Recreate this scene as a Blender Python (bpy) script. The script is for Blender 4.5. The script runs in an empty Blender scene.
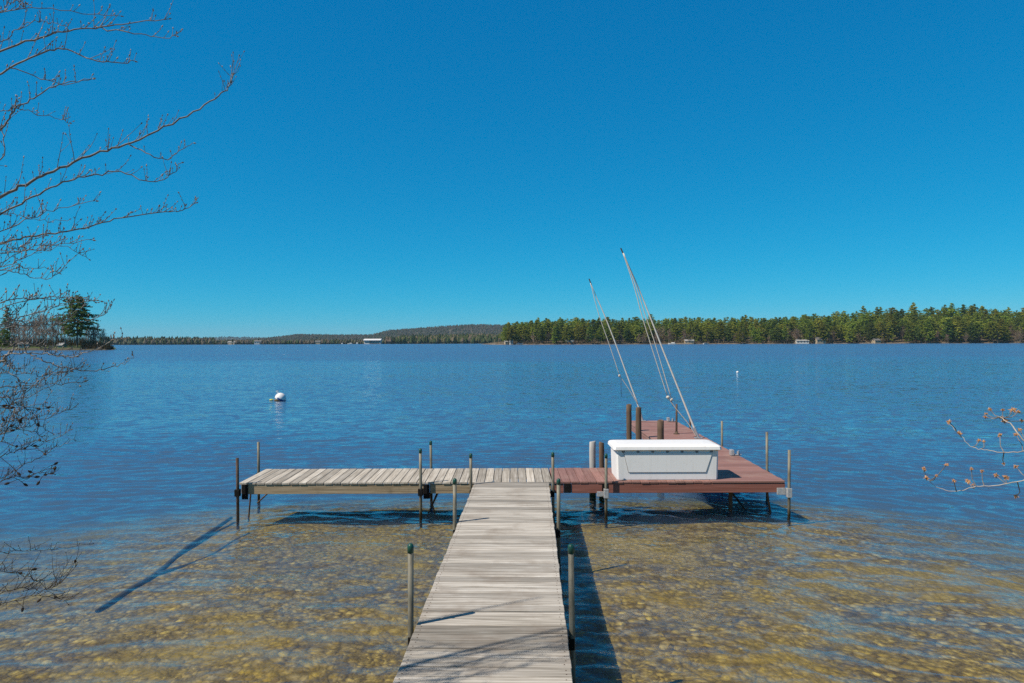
import bpy, math, random
import numpy as np
from mathutils import Vector, Matrix, Euler

rnd = random.Random(11)
scene = bpy.context.scene
C = scene.collection
R = math.radians

# ------------------------------------------------------------------ camera
F = 682.7                    # focal length in pixels (24 mm on a 36 mm sensor, 1024 px wide)
DECK = 0.57                  # deck height above the water
CAMZ = DECK + 2.265
ROLL = R(0.20)
HY = 342.0                   # image row of the horizon in the middle of the frame
cd = bpy.data.cameras.new('camera')
cd.lens = 24.0
cd.sensor_width = 36.0
cd.clip_start = 0.05
cd.clip_end = 30000
cd.shift_y = (HY - 341.5) / 1024.0
cam = bpy.data.objects.new('camera', cd)
C.objects.link(cam)
cam.location = (0, 0, CAMZ)
cam.rotation_euler = (R(90), ROLL, 0)
scene.camera = cam


def at(px, py, Y):
    """world point seen at a pixel of the photograph, at distance Y in front of the camera"""
    dx = (px - 512.0) / F
    dz = -(py - HY) / F
    x = dx * math.cos(ROLL) + dz * math.sin(ROLL)
    z = -dx * math.sin(ROLL) + dz * math.cos(ROLL)
    return Vector((x * Y, Y, CAMZ + z * Y))


def on_plane(px, py, z):
    a = at(px, py, 1.0)
    dz = a.z - CAMZ
    return at(px, py, (z - CAMZ) / dz)


# ------------------------------------------------------------------ helpers
class MB:
    """collects shapes and links them as one mesh object"""

    def __init__(self):
        self.v = []
        self.f = []
        self.m = []
        self.mi = 0

    def add(self, vs, fs):
        o = len(self.v)
        self.v.extend(vs)
        for f in fs:
            self.f.append(tuple(i + o for i in f))
            self.m.append(self.mi)

    def box(self, x0, x1, y0, y1, z0, z1, bev=0.0):
        if bev <= 0:
            vs = [(x, y, z) for z in (z0, z1) for y in (y0, y1) for x in (x0, x1)]
            self.add(vs, [(0, 2, 3, 1), (4, 5, 7, 6), (0, 1, 5, 4), (2, 6, 7, 3), (0, 4, 6, 2), (1, 3, 7, 5)])
            return
        b = bev
        rings = []
        for z, s in ((z0, b), (z0 + b, 0), (z1 - b, 0), (z1, b)):
            xa, xb, ya, yb = x0 + s, x1 - s, y0 + s, y1 - s
            rings.append([(xa + b, ya, z), (xb - b, ya, z), (xb, ya + b, z), (xb, yb - b, z),
                          (xb - b, yb, z), (xa + b, yb, z), (xa, yb - b, z), (xa, ya + b, z)])
        vs = [p for r in rings for p in r]
        fs = []
        for k in range(3):
            for i in range(8):
                j = (i + 1) % 8
                fs.append((k * 8 + i, k * 8 + j, k * 8 + 8 + j, k * 8 + 8 + i))
        fs.append(tuple(reversed(range(8))))
        fs.append(tuple(range(24, 32)))
        self.add(vs, fs)

    def tube(self, pts, rads, n=8, cap=True):
        pts = [Vector(p) for p in pts]
        if not hasattr(rads, '__len__'):
            rads = [rads] * len(pts)
        vs = []
        up = Vector((0.31, 0.17, 0.93)).normalized()
        prev = None
        for i, p in enumerate(pts):
            d = (pts[min(i + 1, len(pts) - 1)] - pts[max(i - 1, 0)])
            if d.length < 1e-9:
                d = Vector((0, 0, 1))
            d.normalize()
            if prev is None:
                a = d.cross(up)
                if a.length < 0.05:
                    a = d.cross(Vector((1, 0, 0)))
            else:
                a = prev - d * prev.dot(d)
            a.normalize()
            prev = a
            b = d.cross(a)
            for k in range(n):
                t = 2 * math.pi * k / n
                vs.append(tuple(p + (a * math.cos(t) + b * math.sin(t)) * rads[i]))
        fs = []
        for i in range(len(pts) - 1):
            for k in range(n):
                l = (k + 1) % n
                fs.append((i * n + k, i * n + l, i * n + n + l, i * n + n + k))
        if cap:
            fs.append(tuple(reversed(range(n))))
            fs.append(tuple(range((len(pts) - 1) * n, len(pts) * n)))
        self.add(vs, fs)

    def lathe(self, c, prof, n=16):
        """prof = [(radius, z)] round the vertical axis through c"""
        vs = []
        for r, z in prof:
            for k in range(n):
                t = 2 * math.pi * k / n
                vs.append((c[0] + r * math.cos(t), c[1] + r * math.sin(t), c[2] + z))
        fs = []
        for i in range(len(prof) - 1):
            for k in range(n):
                l = (k + 1) % n
                fs.append((i * n + k, i * n + l, i * n + n + l, i * n + n + k))
        fs.append(tuple(reversed(range(n))))
        fs.append(tuple(range((len(prof) - 1) * n, len(prof) * n)))
        self.add(vs, fs)

    def bud(self, p, d, l, r):
        """a small spindle from p along d"""
        d = Vector(d).normalized()
        a = d.cross(Vector((0.3, 0.5, 0.81))).normalized()
        b = d.cross(a)
        p = Vector(p)
        q = p + d * (l * 0.4)
        vs = [tuple(p)] + [tuple(q + (a * math.cos(t) + b * math.sin(t)) * r) for t in (0, 1.571, 3.142, 4.712)] + [tuple(p + d * l)]
        self.add(vs, [(0, 2, 1), (0, 3, 2), (0, 4, 3), (0, 1, 4), (5, 1, 2), (5, 2, 3), (5, 3, 4), (5, 4, 1)])

    def leafquad(self, p, s, rg):
        a = Vector((rg.gauss(0, 1), rg.gauss(0, 1), rg.gauss(0, 0.6))).normalized()
        b = a.cross(Vector((rg.gauss(0, 1), rg.gauss(0, 1), rg.gauss(0, 1)))).normalized()
        p = Vector(p)
        k = rg.uniform(0.5, 1.0)
        vs = [p - a * s, p - b * s * k * 0.6, p + a * s * rg.uniform(0.7, 1.1), p + b * s * k * 0.6]
        self.add([tuple(v) for v in vs], [(0, 1, 2, 3)])

    def mesh(self, name, mats, smooth=False):
        me = bpy.data.meshes.new(name)
        me.from_pydata([tuple(v) for v in self.v], [], self.f)
        if not isinstance(mats, (list, tuple)):
            mats = [mats]
        for m in mats:
            me.materials.append(m)
        if len(mats) > 1:
            me.polygons.foreach_set('material_index', self.m)
        if smooth:
            me.polygons.foreach_set('use_smooth', [True] * len(me.polygons))
        me.update()
        return me

    def build(self, name, mats, parent=None, smooth=False, label=None):
        o = bpy.data.objects.new(name, self.mesh(name, mats, smooth))
        C.objects.link(o)
        if parent:
            o.parent = parent
        if label:
            o['label'] = label
        return o


def tag(o, label=None, cat=None, group=None, kind=None):
    if label:
        o['label'] = label
    if cat:
        o['category'] = cat
    if group:
        o['group'] = group
    if kind:
        o['kind'] = kind
    return o


def thing(name, label, cat, loc=(0, 0, 0), rz=0.0, group=None):
    o = bpy.data.objects.new(name, None)
    o.empty_display_size = 0.2
    C.objects.link(o)
    o.location = loc
    o.rotation_euler = (0, 0, rz)
    return tag(o, label, cat, group)


KIDS = {}


def kids_of(root):
    """children of a thing, found once per source"""
    if root.name not in KIDS:
        KIDS[root.name] = [(c, [g for g in bpy.data.objects if g.parent == c]) for c in bpy.data.objects if c.parent == root]
    return KIDS[root.name]


def dup(root, loc, rz=0.0, scale=(1, 1, 1), label=None, group=None):
    r = root.copy()
    C.objects.link(r)
    r.location = loc
    r.rotation_euler = (0, 0, rz)
    r.scale = scale
    if label:
        r['label'] = label
    if group:
        r['group'] = group
    for ch, gs in kids_of(root):
        c = ch.copy()
        C.objects.link(c)
        c.parent = r
        for g in gs:
            d = g.copy()
            C.objects.link(d)
            d.parent = c
    return r


# ------------------------------------------------------------------ materials
class NT:
    def __init__(self, name):
        self.m = bpy.data.materials.new(name)
        self.m.use_nodes = True
        self.t = self.m.node_tree
        self.t.nodes.clear()
        self.out = self.n('ShaderNodeOutputMaterial')

    def n(self, typ, **kw):
        nd = self.t.nodes.new(typ)
        for k, v in kw.items():
            setattr(nd, k, v)
        return nd

    def l(self, a, b):
        self.t.links.new(a, b)

    def coord(self, kind='Object', scale=(1, 1, 1), rot=(0, 0, 0)):
        tc = self.n('ShaderNodeTexCoord')
        mp = self.n('ShaderNodeMapping')
        mp.inputs['Scale'].default_value = scale
        mp.inputs['Rotation'].default_value = rot
        self.l(tc.outputs[kind], mp.inputs['Vector'])
        return mp.outputs['Vector']

    def pos(self, scale=(1, 1, 1), rot=(0, 0, 0)):
        g = self.n('ShaderNodeNewGeometry')
        mp = self.n('ShaderNodeMapping')
        mp.inputs['Scale'].default_value = scale
        mp.inputs['Rotation'].default_value = rot
        self.l(g.outputs['Position'], mp.inputs['Vector'])
        return mp.outputs['Vector']

    def noise(self, vec, scale, detail=4, rough=0.55, dist=0.0):
        nd = self.n('ShaderNodeTexNoise')
        nd.inputs['Scale'].default_value = scale
        nd.inputs['Detail'].default_value = detail
        nd.inputs['Roughness'].default_value = rough
        nd.inputs['Distortion'].default_value = dist
        self.l(vec, nd.inputs['Vector'])
        return nd.outputs['Fac']

    def ramp(self, fac, stops):
        nd = self.n('ShaderNodeValToRGB')
        el = nd.color_ramp.elements
        while len(el) < len(stops):
            el.new(0.5)
        for e, (p, c) in zip(el, stops):
            e.position = p
            e.color = (c[0], c[1], c[2], 1) if hasattr(c, '__len__') else (c, c, c, 1)
        self.l(fac, nd.inputs['Fac'])
        return nd.outputs['Color']

    def math(self, op, a, b=None, clamp=False):
        nd = self.n('ShaderNodeMath', operation=op)
        nd.use_clamp = clamp
        for i, x in enumerate((a, b)):
            if x is None:
                continue
            if isinstance(x, (int, float)):
                nd.inputs[i].default_value = x
            else:
                self.l(x, nd.inputs[i])
        return nd.outputs[0]

    def mix(self, fac, a, b, blend='MIX'):
        nd = self.n('ShaderNodeMix', data_type='RGBA', blend_type=blend)
        for s, x in ((nd.inputs[0], fac), (nd.inputs[6], a), (nd.inputs[7], b)):
            if isinstance(x, (int, float)):
                s.default_value = x
            elif isinstance(x, (tuple, list)):
                s.default_value = (x[0], x[1], x[2], 1)
            else:
                self.l(x, s)
        return nd.outputs[2]

    def bump(self, h, strength=0.3, dist=0.02, normal=None):
        nd = self.n('ShaderNodeBump')
        nd.inputs['Strength'].default_value = strength
        nd.inputs['Distance'].default_value = dist
        self.l(h, nd.inputs['Height'])
        if normal is not None:
            self.l(normal, nd.inputs['Normal'])
        return nd.outputs['Normal']

    def principled(self, col, rough=0.6, normal=None, metal=0.0, spec=0.5):
        b = self.n('ShaderNodeBsdfPrincipled')
        if isinstance(col, (tuple, list)):
            b.inputs['Base Color'].default_value = (col[0], col[1], col[2], 1)
        else:
            self.l(col, b.inputs['Base Color'])
        if isinstance(rough, (int, float)):
            b.inputs['Roughness'].default_value = rough
        else:
            self.l(rough, b.inputs['Roughness'])
        b.inputs['Metallic'].default_value = metal
        b.inputs['Specular IOR Level'].default_value = spec
        if normal is not None:
            self.l(normal, b.inputs['Normal'])
        self.l(b.outputs[0], self.out.inputs['Surface'])
        return b


def simple(name, c1, c2, scale=6.0, rough=0.6, bump=0.15, bdist=0.01, metal=0.0, stretch=(1, 1, 1), spec=0.4):
    t = NT(name)
    v = t.coord('Object', stretch)
    n1 = t.noise(v, scale, 5, 0.6)
    col = t.ramp(n1, [(0.3, c1), (0.7, c2)])
    t.principled(col, rough, t.bump(t.noise(v, scale * 3, 4), bump, bdist), metal, spec)
    return t.m


def wood(name, cols, grain_axis='x', island=True, rough=0.8, stain=(0.12, 0.11, 0.10), stain_amt=0.4, var=0.5):
    """weathered boards: a tone for each board, grain along the board, stains"""
    t = NT(name)
    s = (1.2, 40, 40) if grain_axis == 'x' else (40, 1.2, 40)
    geo = t.n('ShaderNodeNewGeometry')
    tc = t.n('ShaderNodeTexCoord')
    mp = t.n('ShaderNodeMapping')
    mp.inputs['Scale'].default_value = s
    addv = t.n('ShaderNodeVectorMath', operation='ADD')
    mulv = t.n('ShaderNodeVectorMath', operation='MULTIPLY')
    mulv.inputs[1].default_value = (7.3, 5.1, 3.7)
    cmb = t.n('ShaderNodeCombineXYZ')
    for i in range(3):
        t.l(geo.outputs['Random Per Island'], cmb.inputs[i])
    t.l(cmb.outputs[0], mulv.inputs[0])
    t.l(tc.outputs['Object'], addv.inputs[0])
    t.l(mulv.outputs[0], addv.inputs[1])
    t.l(addv.outputs[0], mp.inputs['Vector'])
    g = t.noise(mp.outputs['Vector'], 1.0, 6, 0.65, 0.6)
    col = t.ramp(g, [(0.28, cols[0]), (0.5, cols[1]), (0.74, cols[2])])
    rr = t.ramp(geo.outputs['Random Per Island'], [(0.0, 1 - var), (0.5, 1.0), (1.0, 1 + var * 0.55)])
    col = t.mix(1.0, col, rr, 'MULTIPLY')
    blot = t.noise(t.coord('Object', (1.0, 1.0, 1.0)), 2.3, 5, 0.65)
    col = t.mix(t.math('MULTIPLY', t.ramp(blot, [(0.5, 0.0), (0.72, 1.0)]), stain_amt), col, stain)
    # dark hairline checks along the grain
    mp2 = t.n('ShaderNodeMapping')
    mp2.inputs['Scale'].default_value = tuple(k * 2.6 if k > 2 else 0.9 for k in s)
    t.l(addv.outputs[0], mp2.inputs['Vector'])
    ck = t.noise(mp2.outputs['Vector'], 1.0, 3, 0.5)
    ckr = t.ramp(ck, [(0.30, 1.0), (0.36, 0.0)])
    col = t.mix(t.math('MULTIPLY', ckr, 0.55), col, (0.06, 0.055, 0.05))
    h = t.math('ADD', t.math('MULTIPLY', g, 0.6), t.math('MULTIPLY', ckr, -0.8))
    t.principled(col, rough, t.bump(h, 0.5, 0.004), spec=0.25)
    return t.m


M = {}
M['wood_walk'] = wood('weathered_grey_boards', [(0.15, 0.135, 0.112), (0.425, 0.395, 0.345), (0.74, 0.72, 0.665)], 'x', stain=(0.22, 0.18, 0.14), stain_amt=0.6, var=0.36)
M['wood_near'] = wood('weathered_darker_boards', [(0.14, 0.125, 0.10), (0.375, 0.345, 0.295), (0.64, 0.61, 0.55)], 'x', stain=(0.19, 0.15, 0.115), stain_amt=0.65, var=0.36)
M['wood_cross'] = wood('weathered_boards_crosswise', [(0.23, 0.20, 0.16), (0.46, 0.42, 0.355), (0.70, 0.67, 0.61)], 'y', stain=(0.15, 0.125, 0.095), stain_amt=0.35, var=0.30)
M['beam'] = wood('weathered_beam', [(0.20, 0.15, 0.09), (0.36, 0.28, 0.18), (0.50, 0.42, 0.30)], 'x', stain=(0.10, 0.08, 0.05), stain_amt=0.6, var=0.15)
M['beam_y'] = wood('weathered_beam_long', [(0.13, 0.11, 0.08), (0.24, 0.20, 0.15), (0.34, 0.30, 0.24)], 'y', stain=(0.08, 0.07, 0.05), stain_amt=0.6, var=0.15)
RED = [(0.205, 0.108, 0.088), (0.29, 0.155, 0.130), (0.375, 0.212, 0.182)]
M['red_y'] = wood('red_painted_boards', RED, 'y', stain=(0.38, 0.27, 0.225), stain_amt=0.5, var=0.18, rough=0.62)
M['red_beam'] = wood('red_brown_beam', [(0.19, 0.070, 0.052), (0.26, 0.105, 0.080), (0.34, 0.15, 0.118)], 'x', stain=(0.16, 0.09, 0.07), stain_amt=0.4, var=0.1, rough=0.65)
M['red_x'] = wood('red_painted_boards_across', RED, 'x', stain=(0.38, 0.27, 0.225), stain_amt=0.5, var=0.18, rough=0.62)


def pipe_mat():
    """dull galvanised pipe, with the dark slime band it carries at and below the water"""
    t = NT('dull_galvanised_pipe')
    v = t.coord('Object', (1, 1, 0.4))
    c = t.ramp(t.noise(v, 11, 5, 0.6), [(0.3, (0.115, 0.108, 0.080)), (0.7, (0.26, 0.25, 0.20))])
    rust = t.noise(t.coord('Object', (3, 3, 0.5)), 7, 5, 0.7)
    c = t.mix(t.ramp(rust, [(0.52, 0.0), (0.66, 0.65)]), c, (0.085, 0.05, 0.028))
    g = t.n('ShaderNodeNewGeometry')
    sx = t.n('ShaderNodeSeparateXYZ')
    t.l(g.outputs['Position'], sx.inputs[0])
    wz = t.math('ADD', sx.outputs[2], t.math('MULTIPLY', t.noise(t.pos(), 14, 3), 0.10))
    c = t.mix(t.ramp(wz, [(0.10, 1.0), (0.22, 0.0)]), c, (0.030, 0.024, 0.012))
    t.principled(c, 0.6, t.bump(t.noise(v, 40, 4), 0.25, 0.004), 0.1, 0.3)
    return t.m


M['pipe'] = pipe_mat()
M['rusty'] = simple('rusty_pipe', (0.055, 0.032, 0.022), (0.12, 0.085, 0.06), 14, 0.8, 0.4, 0.004, 0.1, (1, 1, 0.5))
M['green_cap'] = simple('green_plastic_cap', (0.007, 0.055, 0.042), (0.013, 0.085, 0.063), 20, 0.4, 0.05, 0.002)
M['black_iron'] = simple('black_iron', (0.006, 0.006, 0.007), (0.016, 0.015, 0.014), 20, 0.85, 0.2, 0.003, spec=0.15)
M['galv'] = simple('galvanised_fitting', (0.40, 0.41, 0.42), (0.60, 0.61, 0.62), 25, 0.42, 0.2, 0.002, 0.5)
M['pile'] = simple('dark_wood_pile', (0.07, 0.045, 0.03), (0.20, 0.135, 0.09), 9, 0.85, 0.6, 0.01, 0, (1, 1, 0.12))
M['pile_grey'] = simple('bleached_wood_pile', (0.30, 0.30, 0.29), (0.55, 0.55, 0.53), 8, 0.85, 0.6, 0.01, 0, (1, 1, 0.12))
M['pile_moss'] = simple('mossy_wet_wood', (0.03, 0.032, 0.010), (0.10, 0.095, 0.03), 10, 0.7, 0.5, 0.01, 0, (1, 1, 0.3))
M['box_white'] = simple('white_fibreglass_lid', (0.80, 0.80, 0.79), (0.86, 0.86, 0.85), 3, 0.45, 0.04, 0.003)


def grime_mat(name, c0, rough):
    """moulded plastic with faint runs, dust low down and a mottle of mildew"""
    t = NT(name)
    v = t.coord('Object')
    run = t.noise(t.coord('Object', (9, 9, 0.7)), 1.6, 5, 0.65)
    c = t.mix(t.math('MULTIPLY', t.ramp(run, [(0.48, 0.0), (0.75, 1.0)]), 0.22), c0, (0.50, 0.49, 0.44))
    sp_ = t.noise(v, 38, 3, 0.6)
    big = t.noise(v, 2.2, 4, 0.6)
    k = t.math('MULTIPLY', t.ramp(sp_, [(0.60, 0.0), (0.70, 1.0)]), t.ramp(big, [(0.45, 0.0), (0.65, 0.45)]))
    c = t.mix(k, c, (0.26, 0.25, 0.22))
    t.principled(c, rough, t.bump(t.noise(v, 60, 3), 0.05, 0.002), spec=0.35)
    return t.m


M['box_grey'] = grime_mat('pale_fibreglass_body', (0.81, 0.82, 0.81), 0.5)
M['box_white'] = grime_mat('white_fibreglass_lid', (0.84, 0.84, 0.83), 0.42)
M['box_seam'] = simple('dark_seam', (0.16, 0.17, 0.18), (0.25, 0.26, 0.27), 20, 0.6, 0.1, 0.002)
M['whip'] = simple('white_fibreglass_rod', (0.62, 0.58, 0.52), (0.78, 0.75, 0.70), 12, 0.5, 0.1, 0.002)
M['rope'] = simple('pale_rope', (0.55, 0.50, 0.42), (0.75, 0.70, 0.62), 60, 0.9, 0.5, 0.003)
M['dark_rope'] = simple('dark_rope', (0.04, 0.035, 0.03), (0.10, 0.09, 0.08), 60, 0.9, 0.4, 0.003)
M['buoy_white'] = simple('white_buoy_plastic', (0.72, 0.72, 0.71), (0.84, 0.84, 0.83), 5, 0.4, 0.05, 0.003)
M['buoy_blue'] = simple('blue_buoy_band', (0.02, 0.05, 0.17), (0.03, 0.08, 0.24), 5, 0.4, 0.05, 0.003)
M['algae'] = simple('algae_line', (0.12, 0.075, 0.03), (0.22, 0.15, 0.07), 14, 0.8, 0.2, 0.003)
M['yellow_float'] = simple('yellow_float_plastic', (0.55, 0.60, 0.08), (0.68, 0.70, 0.16), 10, 0.5, 0.1, 0.002)
M['log'] = simple('waterlogged_wood', (0.02, 0.018, 0.012), (0.05, 0.042, 0.028), 8, 0.9, 0.5, 0.01)
M['bark'] = simple('grey_brown_bark', (0.10, 0.085, 0.07), (0.24, 0.21, 0.18), 22, 0.85, 0.5, 0.005, 0, (1, 1, 0.5))
M['twig'] = simple('pale_twig_bark', (0.10, 0.096, 0.092), (0.26, 0.25, 0.24), 30, 0.75, 0.3, 0.002)
M['dark_twig'] = simple('dark_twig_bark', (0.035, 0.028, 0.022), (0.09, 0.075, 0.06), 30, 0.85, 0.3, 0.002)
M['budcol'] = simple('reddish_bud', (0.16, 0.128, 0.112), (0.32, 0.28, 0.25), 60, 0.6, 0.2, 0.001)
M['white_twig'] = simple('bleached_twig', (0.30, 0.27, 0.23), (0.50, 0.46, 0.41), 30, 0.7, 0.3, 0.002)
M['cone'] = simple('dark_alder_cone', (0.020, 0.014, 0.010), (0.055, 0.035, 0.022), 50, 0.85, 0.3, 0.002)
M['blossom'] = simple('tan_orange_blossom', (0.36, 0.16, 0.065), (0.56, 0.34, 0.17), 70, 0.7, 0.2, 0.001)
M['roof_dark'] = simple('grey_shingle_roof', (0.10, 0.10, 0.10), (0.20, 0.19, 0.18), 3, 0.85, 0.2, 0.02)
M['roof_pale'] = simple('pale_metal_roof', (0.26, 0.26, 0.25), (0.36, 0.36, 0.35), 2, 0.5, 0.1, 0.01)
M['wall_white'] = simple('white_painted_clapboard', (0.50, 0.50, 0.48), (0.60, 0.60, 0.58), 2, 0.7, 0.1, 0.01)
M['wall_beige'] = simple('beige_painted_clapboard', (0.36, 0.29, 0.20), (0.45, 0.37, 0.26), 2, 0.7, 0.1, 0.01)
M['wall_brown'] = simple('brown_log_wall', (0.13, 0.075, 0.045), (0.20, 0.12, 0.07), 2, 0.8, 0.1, 0.01)
M['tarp_blue'] = simple('dark_blue_boat_cover', (0.02, 0.035, 0.09), (0.04, 0.06, 0.14), 3, 0.6, 0.1, 0.01)


def glass_mat():
    t = NT('dark_window_glass')
    t.principled((0.02, 0.025, 0.03), 0.08, spec=0.6)
    return t.m


M['glass'] = glass_mat()


def foliage(name, cols, hue=0.03):
    t = NT(name)
    oi = t.n('ShaderNodeObjectInfo')
    g = t.n('ShaderNodeNewGeometry')
    c = t.ramp(g.outputs['Random Per Island'], [(0.0, cols[0]), (0.5, cols[1]), (1.0, cols[2])])
    hs = t.n('ShaderNodeHueSaturation')
    mr = t.n('ShaderNodeMapRange')
    mr.inputs['To Min'].default_value = 0.5 - hue
    mr.inputs['To Max'].default_value = 0.5 + hue
    t.l(oi.outputs['Random'], mr.inputs['Value'])
    t.l(mr.outputs[0], hs.inputs['Hue'])
    mv = t.n('ShaderNodeMapRange')
    mv.inputs['To Min'].default_value = 0.65
    mv.inputs['To Max'].default_value = 1.4
    t.l(t.math('FRACT', t.math('MULTIPLY', oi.outputs['Random'], 7.31)), mv.inputs['Value'])
    t.l(mv.outputs[0], hs.inputs['Value'])
    t.l(c, hs.inputs['Color'])
    d = t.n('ShaderNodeBsdfDiffuse')
    t.l(hs.outputs[0], d.inputs['Color'])
    tr = t.n('ShaderNodeBsdfTranslucent')
    t.l(hs.outputs[0], tr.inputs['Color'])
    mx = t.n('ShaderNodeMixShader')
    mx.inputs[0].default_value = 0.42
    t.l(d.outputs[0], mx.inputs[1])
    t.l(tr.outputs[0], mx.inputs[2])
    t.l(mx.outputs[0], t.out.inputs['Surface'])
    return t.m


M['pine'] = foliage('pine_needles', [(0.115, 0.16, 0.02), (0.26, 0.30, 0.042), (0.38, 0.39, 0.075)])
M['pine_dark'] = foliage('dark_pine_needles', [(0.060, 0.105, 0.020), (0.125, 0.18, 0.034), (0.20, 0.245, 0.052)], 0.02)
M['pine_distant'] = foliage('distant_pine', [(0.028, 0.048, 0.018), (0.055, 0.085, 0.028), (0.11, 0.12, 0.05)], 0.0)
M['twigs_far'] = foliage('bare_twigs', [(0.22, 0.15, 0.105), (0.32, 0.235, 0.175), (0.44, 0.345, 0.27)], 0.01)
M['twigs_grey'] = foliage('grey_bare_twigs', [(0.28, 0.21, 0.155), (0.40, 0.31, 0.24), (0.52, 0.42, 0.33)], 0.01)
M['brush'] = foliage('brown_brush', [(0.16, 0.12, 0.07), (0.26, 0.19, 0.12), (0.20, 0.18, 0.07)], 0.01)
M['far_wood'] = foliage('far_mixed_wood', [(0.05, 0.085, 0.03), (0.115, 0.125, 0.055), (0.22, 0.165, 0.12)], 0.0)
M['far_brown'] = foliage('far_leafless_wood', [(0.13, 0.115, 0.085), (0.20, 0.165, 0.13), (0.085, 0.13, 0.055)], 0.0)
M['trunk_far'] = simple('brown_trunk', (0.10, 0.075, 0.055), (0.20, 0.155, 0.12), 3, 0.9, 0.3, 0.05)


def ground_mat(name, cols, scale):
    t = NT(name)
    v = t.pos()
    c = t.ramp(t.noise(v, scale, 6, 0.65), [(0.3, cols[0]), (0.5, cols[1]), (0.7, cols[2])])
    t.principled(c, 0.9, t.bump(t.noise(v, scale * 4, 4), 0.4, 0.1), spec=0.2)
    return t.m


M['shore'] = ground_mat('leaf_litter_ground', [(0.07, 0.055, 0.035), (0.13, 0.10, 0.065), (0.22, 0.18, 0.12)], 0.15)
M['beach'] = ground_mat('stony_shore', [(0.08, 0.06, 0.04), (0.15, 0.12, 0.09), (0.26, 0.22, 0.18)], 0.2)
M['lawn'] = ground_mat('spring_lawn', [(0.045, 0.075, 0.022), (0.075, 0.11, 0.035), (0.11, 0.115, 0.05)], 0.1)
M['hill'] = ground_mat('wooded_hill', [(0.05, 0.055, 0.035), (0.09, 0.08, 0.055), (0.13, 0.10, 0.08)], 0.01)


def bed_mat():
    """cobbles, gravel and golden algae on the lake bed"""
    t = NT('cobble_lake_bed')
    v = t.pos()
    wob = t.n('ShaderNodeTexNoise')
    wob.inputs['Scale'].default_value = 3.0
    wob.inputs['Detail'].default_value = 3
    t.l(v, wob.inputs['Vector'])
    ad = t.n('ShaderNodeVectorMath', operation='MULTIPLY_ADD')
    t.l(wob.outputs['Color'], ad.inputs[0])
    ad.inputs[1].default_value = (0.16, 0.16, 0.0)
    t.l(v, ad.inputs[2])

    def vor(scale, feat='F1'):
        nd = t.n('ShaderNodeTexVoronoi', feature=feat)
        nd.inputs['Scale'].default_value = scale
        t.l(ad.outputs[0], nd.inputs['Vector'])
        return nd

    a = vor(12.5)
    b = vor(28.0)
    sx = t.n('ShaderNodeSeparateXYZ')
    t.l(a.outputs['Color'], sx.inputs[0])
    ca = t.ramp(sx.outputs[0], [(0.0, (0.03, 0.02, 0.006)), (0.25, (0.11, 0.07, 0.016)), (0.45, (0.33, 0.235, 0.028)), (0.62, (0.14, 0.12, 0.08)), (0.8, (0.43, 0.315, 0.045)), (0.92, (0.30, 0.26, 0.19)), (1.0, (0.72, 0.56, 0.15))])
    sx2 = t.n('ShaderNodeSeparateXYZ')
    t.l(b.outputs['Color'], sx2.inputs[0])
    cb = t.ramp(sx2.outputs[1], [(0.0, (0.08, 0.06, 0.018)), (0.5, (0.25, 0.185, 0.040)), (1.0, (0.50, 0.39, 0.13))])
    big = t.noise(v, 0.9, 4, 0.6)
    c = t.mix(t.ramp(big, [(0.42, 0.0), (0.58, 1.0)]), ca, cb)
    # dark gaps between the stones
    gap = t.ramp(a.outputs['Distance'], [(0.26, 1.0), (0.72, 0.26)])
    c = t.mix(1.0, c, gap, 'MULTIPLY')
    fine = t.noise(ad.outputs[0], 26.0, 5, 0.7)
    c = t.mix(0.32, c, t.ramp(fine, [(0.30, (0.06, 0.045, 0.015)), (0.5, (0.24, 0.165, 0.045)), (0.72, (0.55, 0.41, 0.17))]))
    dark = t.noise(v, 1.7, 5, 0.7, 0.8)
    c = t.mix(t.math('MULTIPLY', t.ramp(dark, [(0.52, 0.0), (0.66, 1.0)]), 0.65), c, (0.075, 0.062, 0.035))
    # patches of olive algae and pale sand
    alg = t.noise(v, 0.55, 5, 0.6)
    c = t.mix(t.math('MULTIPLY', t.ramp(alg, [(0.48, 0.0), (0.62, 1.0)]), 0.5), c, (0.30, 0.215, 0.025))
    c = t.mix(1.0, c, (1.0, 0.95, 0.70), 'MULTIPLY')
    hgt = t.math('ADD', t.math('MULTIPLY', a.outputs['Distance'], -1.0), t.math('MULTIPLY', b.outputs['Distance'], -0.4))
    t.principled(c, 0.85, t.bump(hgt, 0.45, 0.05), spec=0.2)
    return t.m


M['bed'] = bed_mat()


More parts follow.
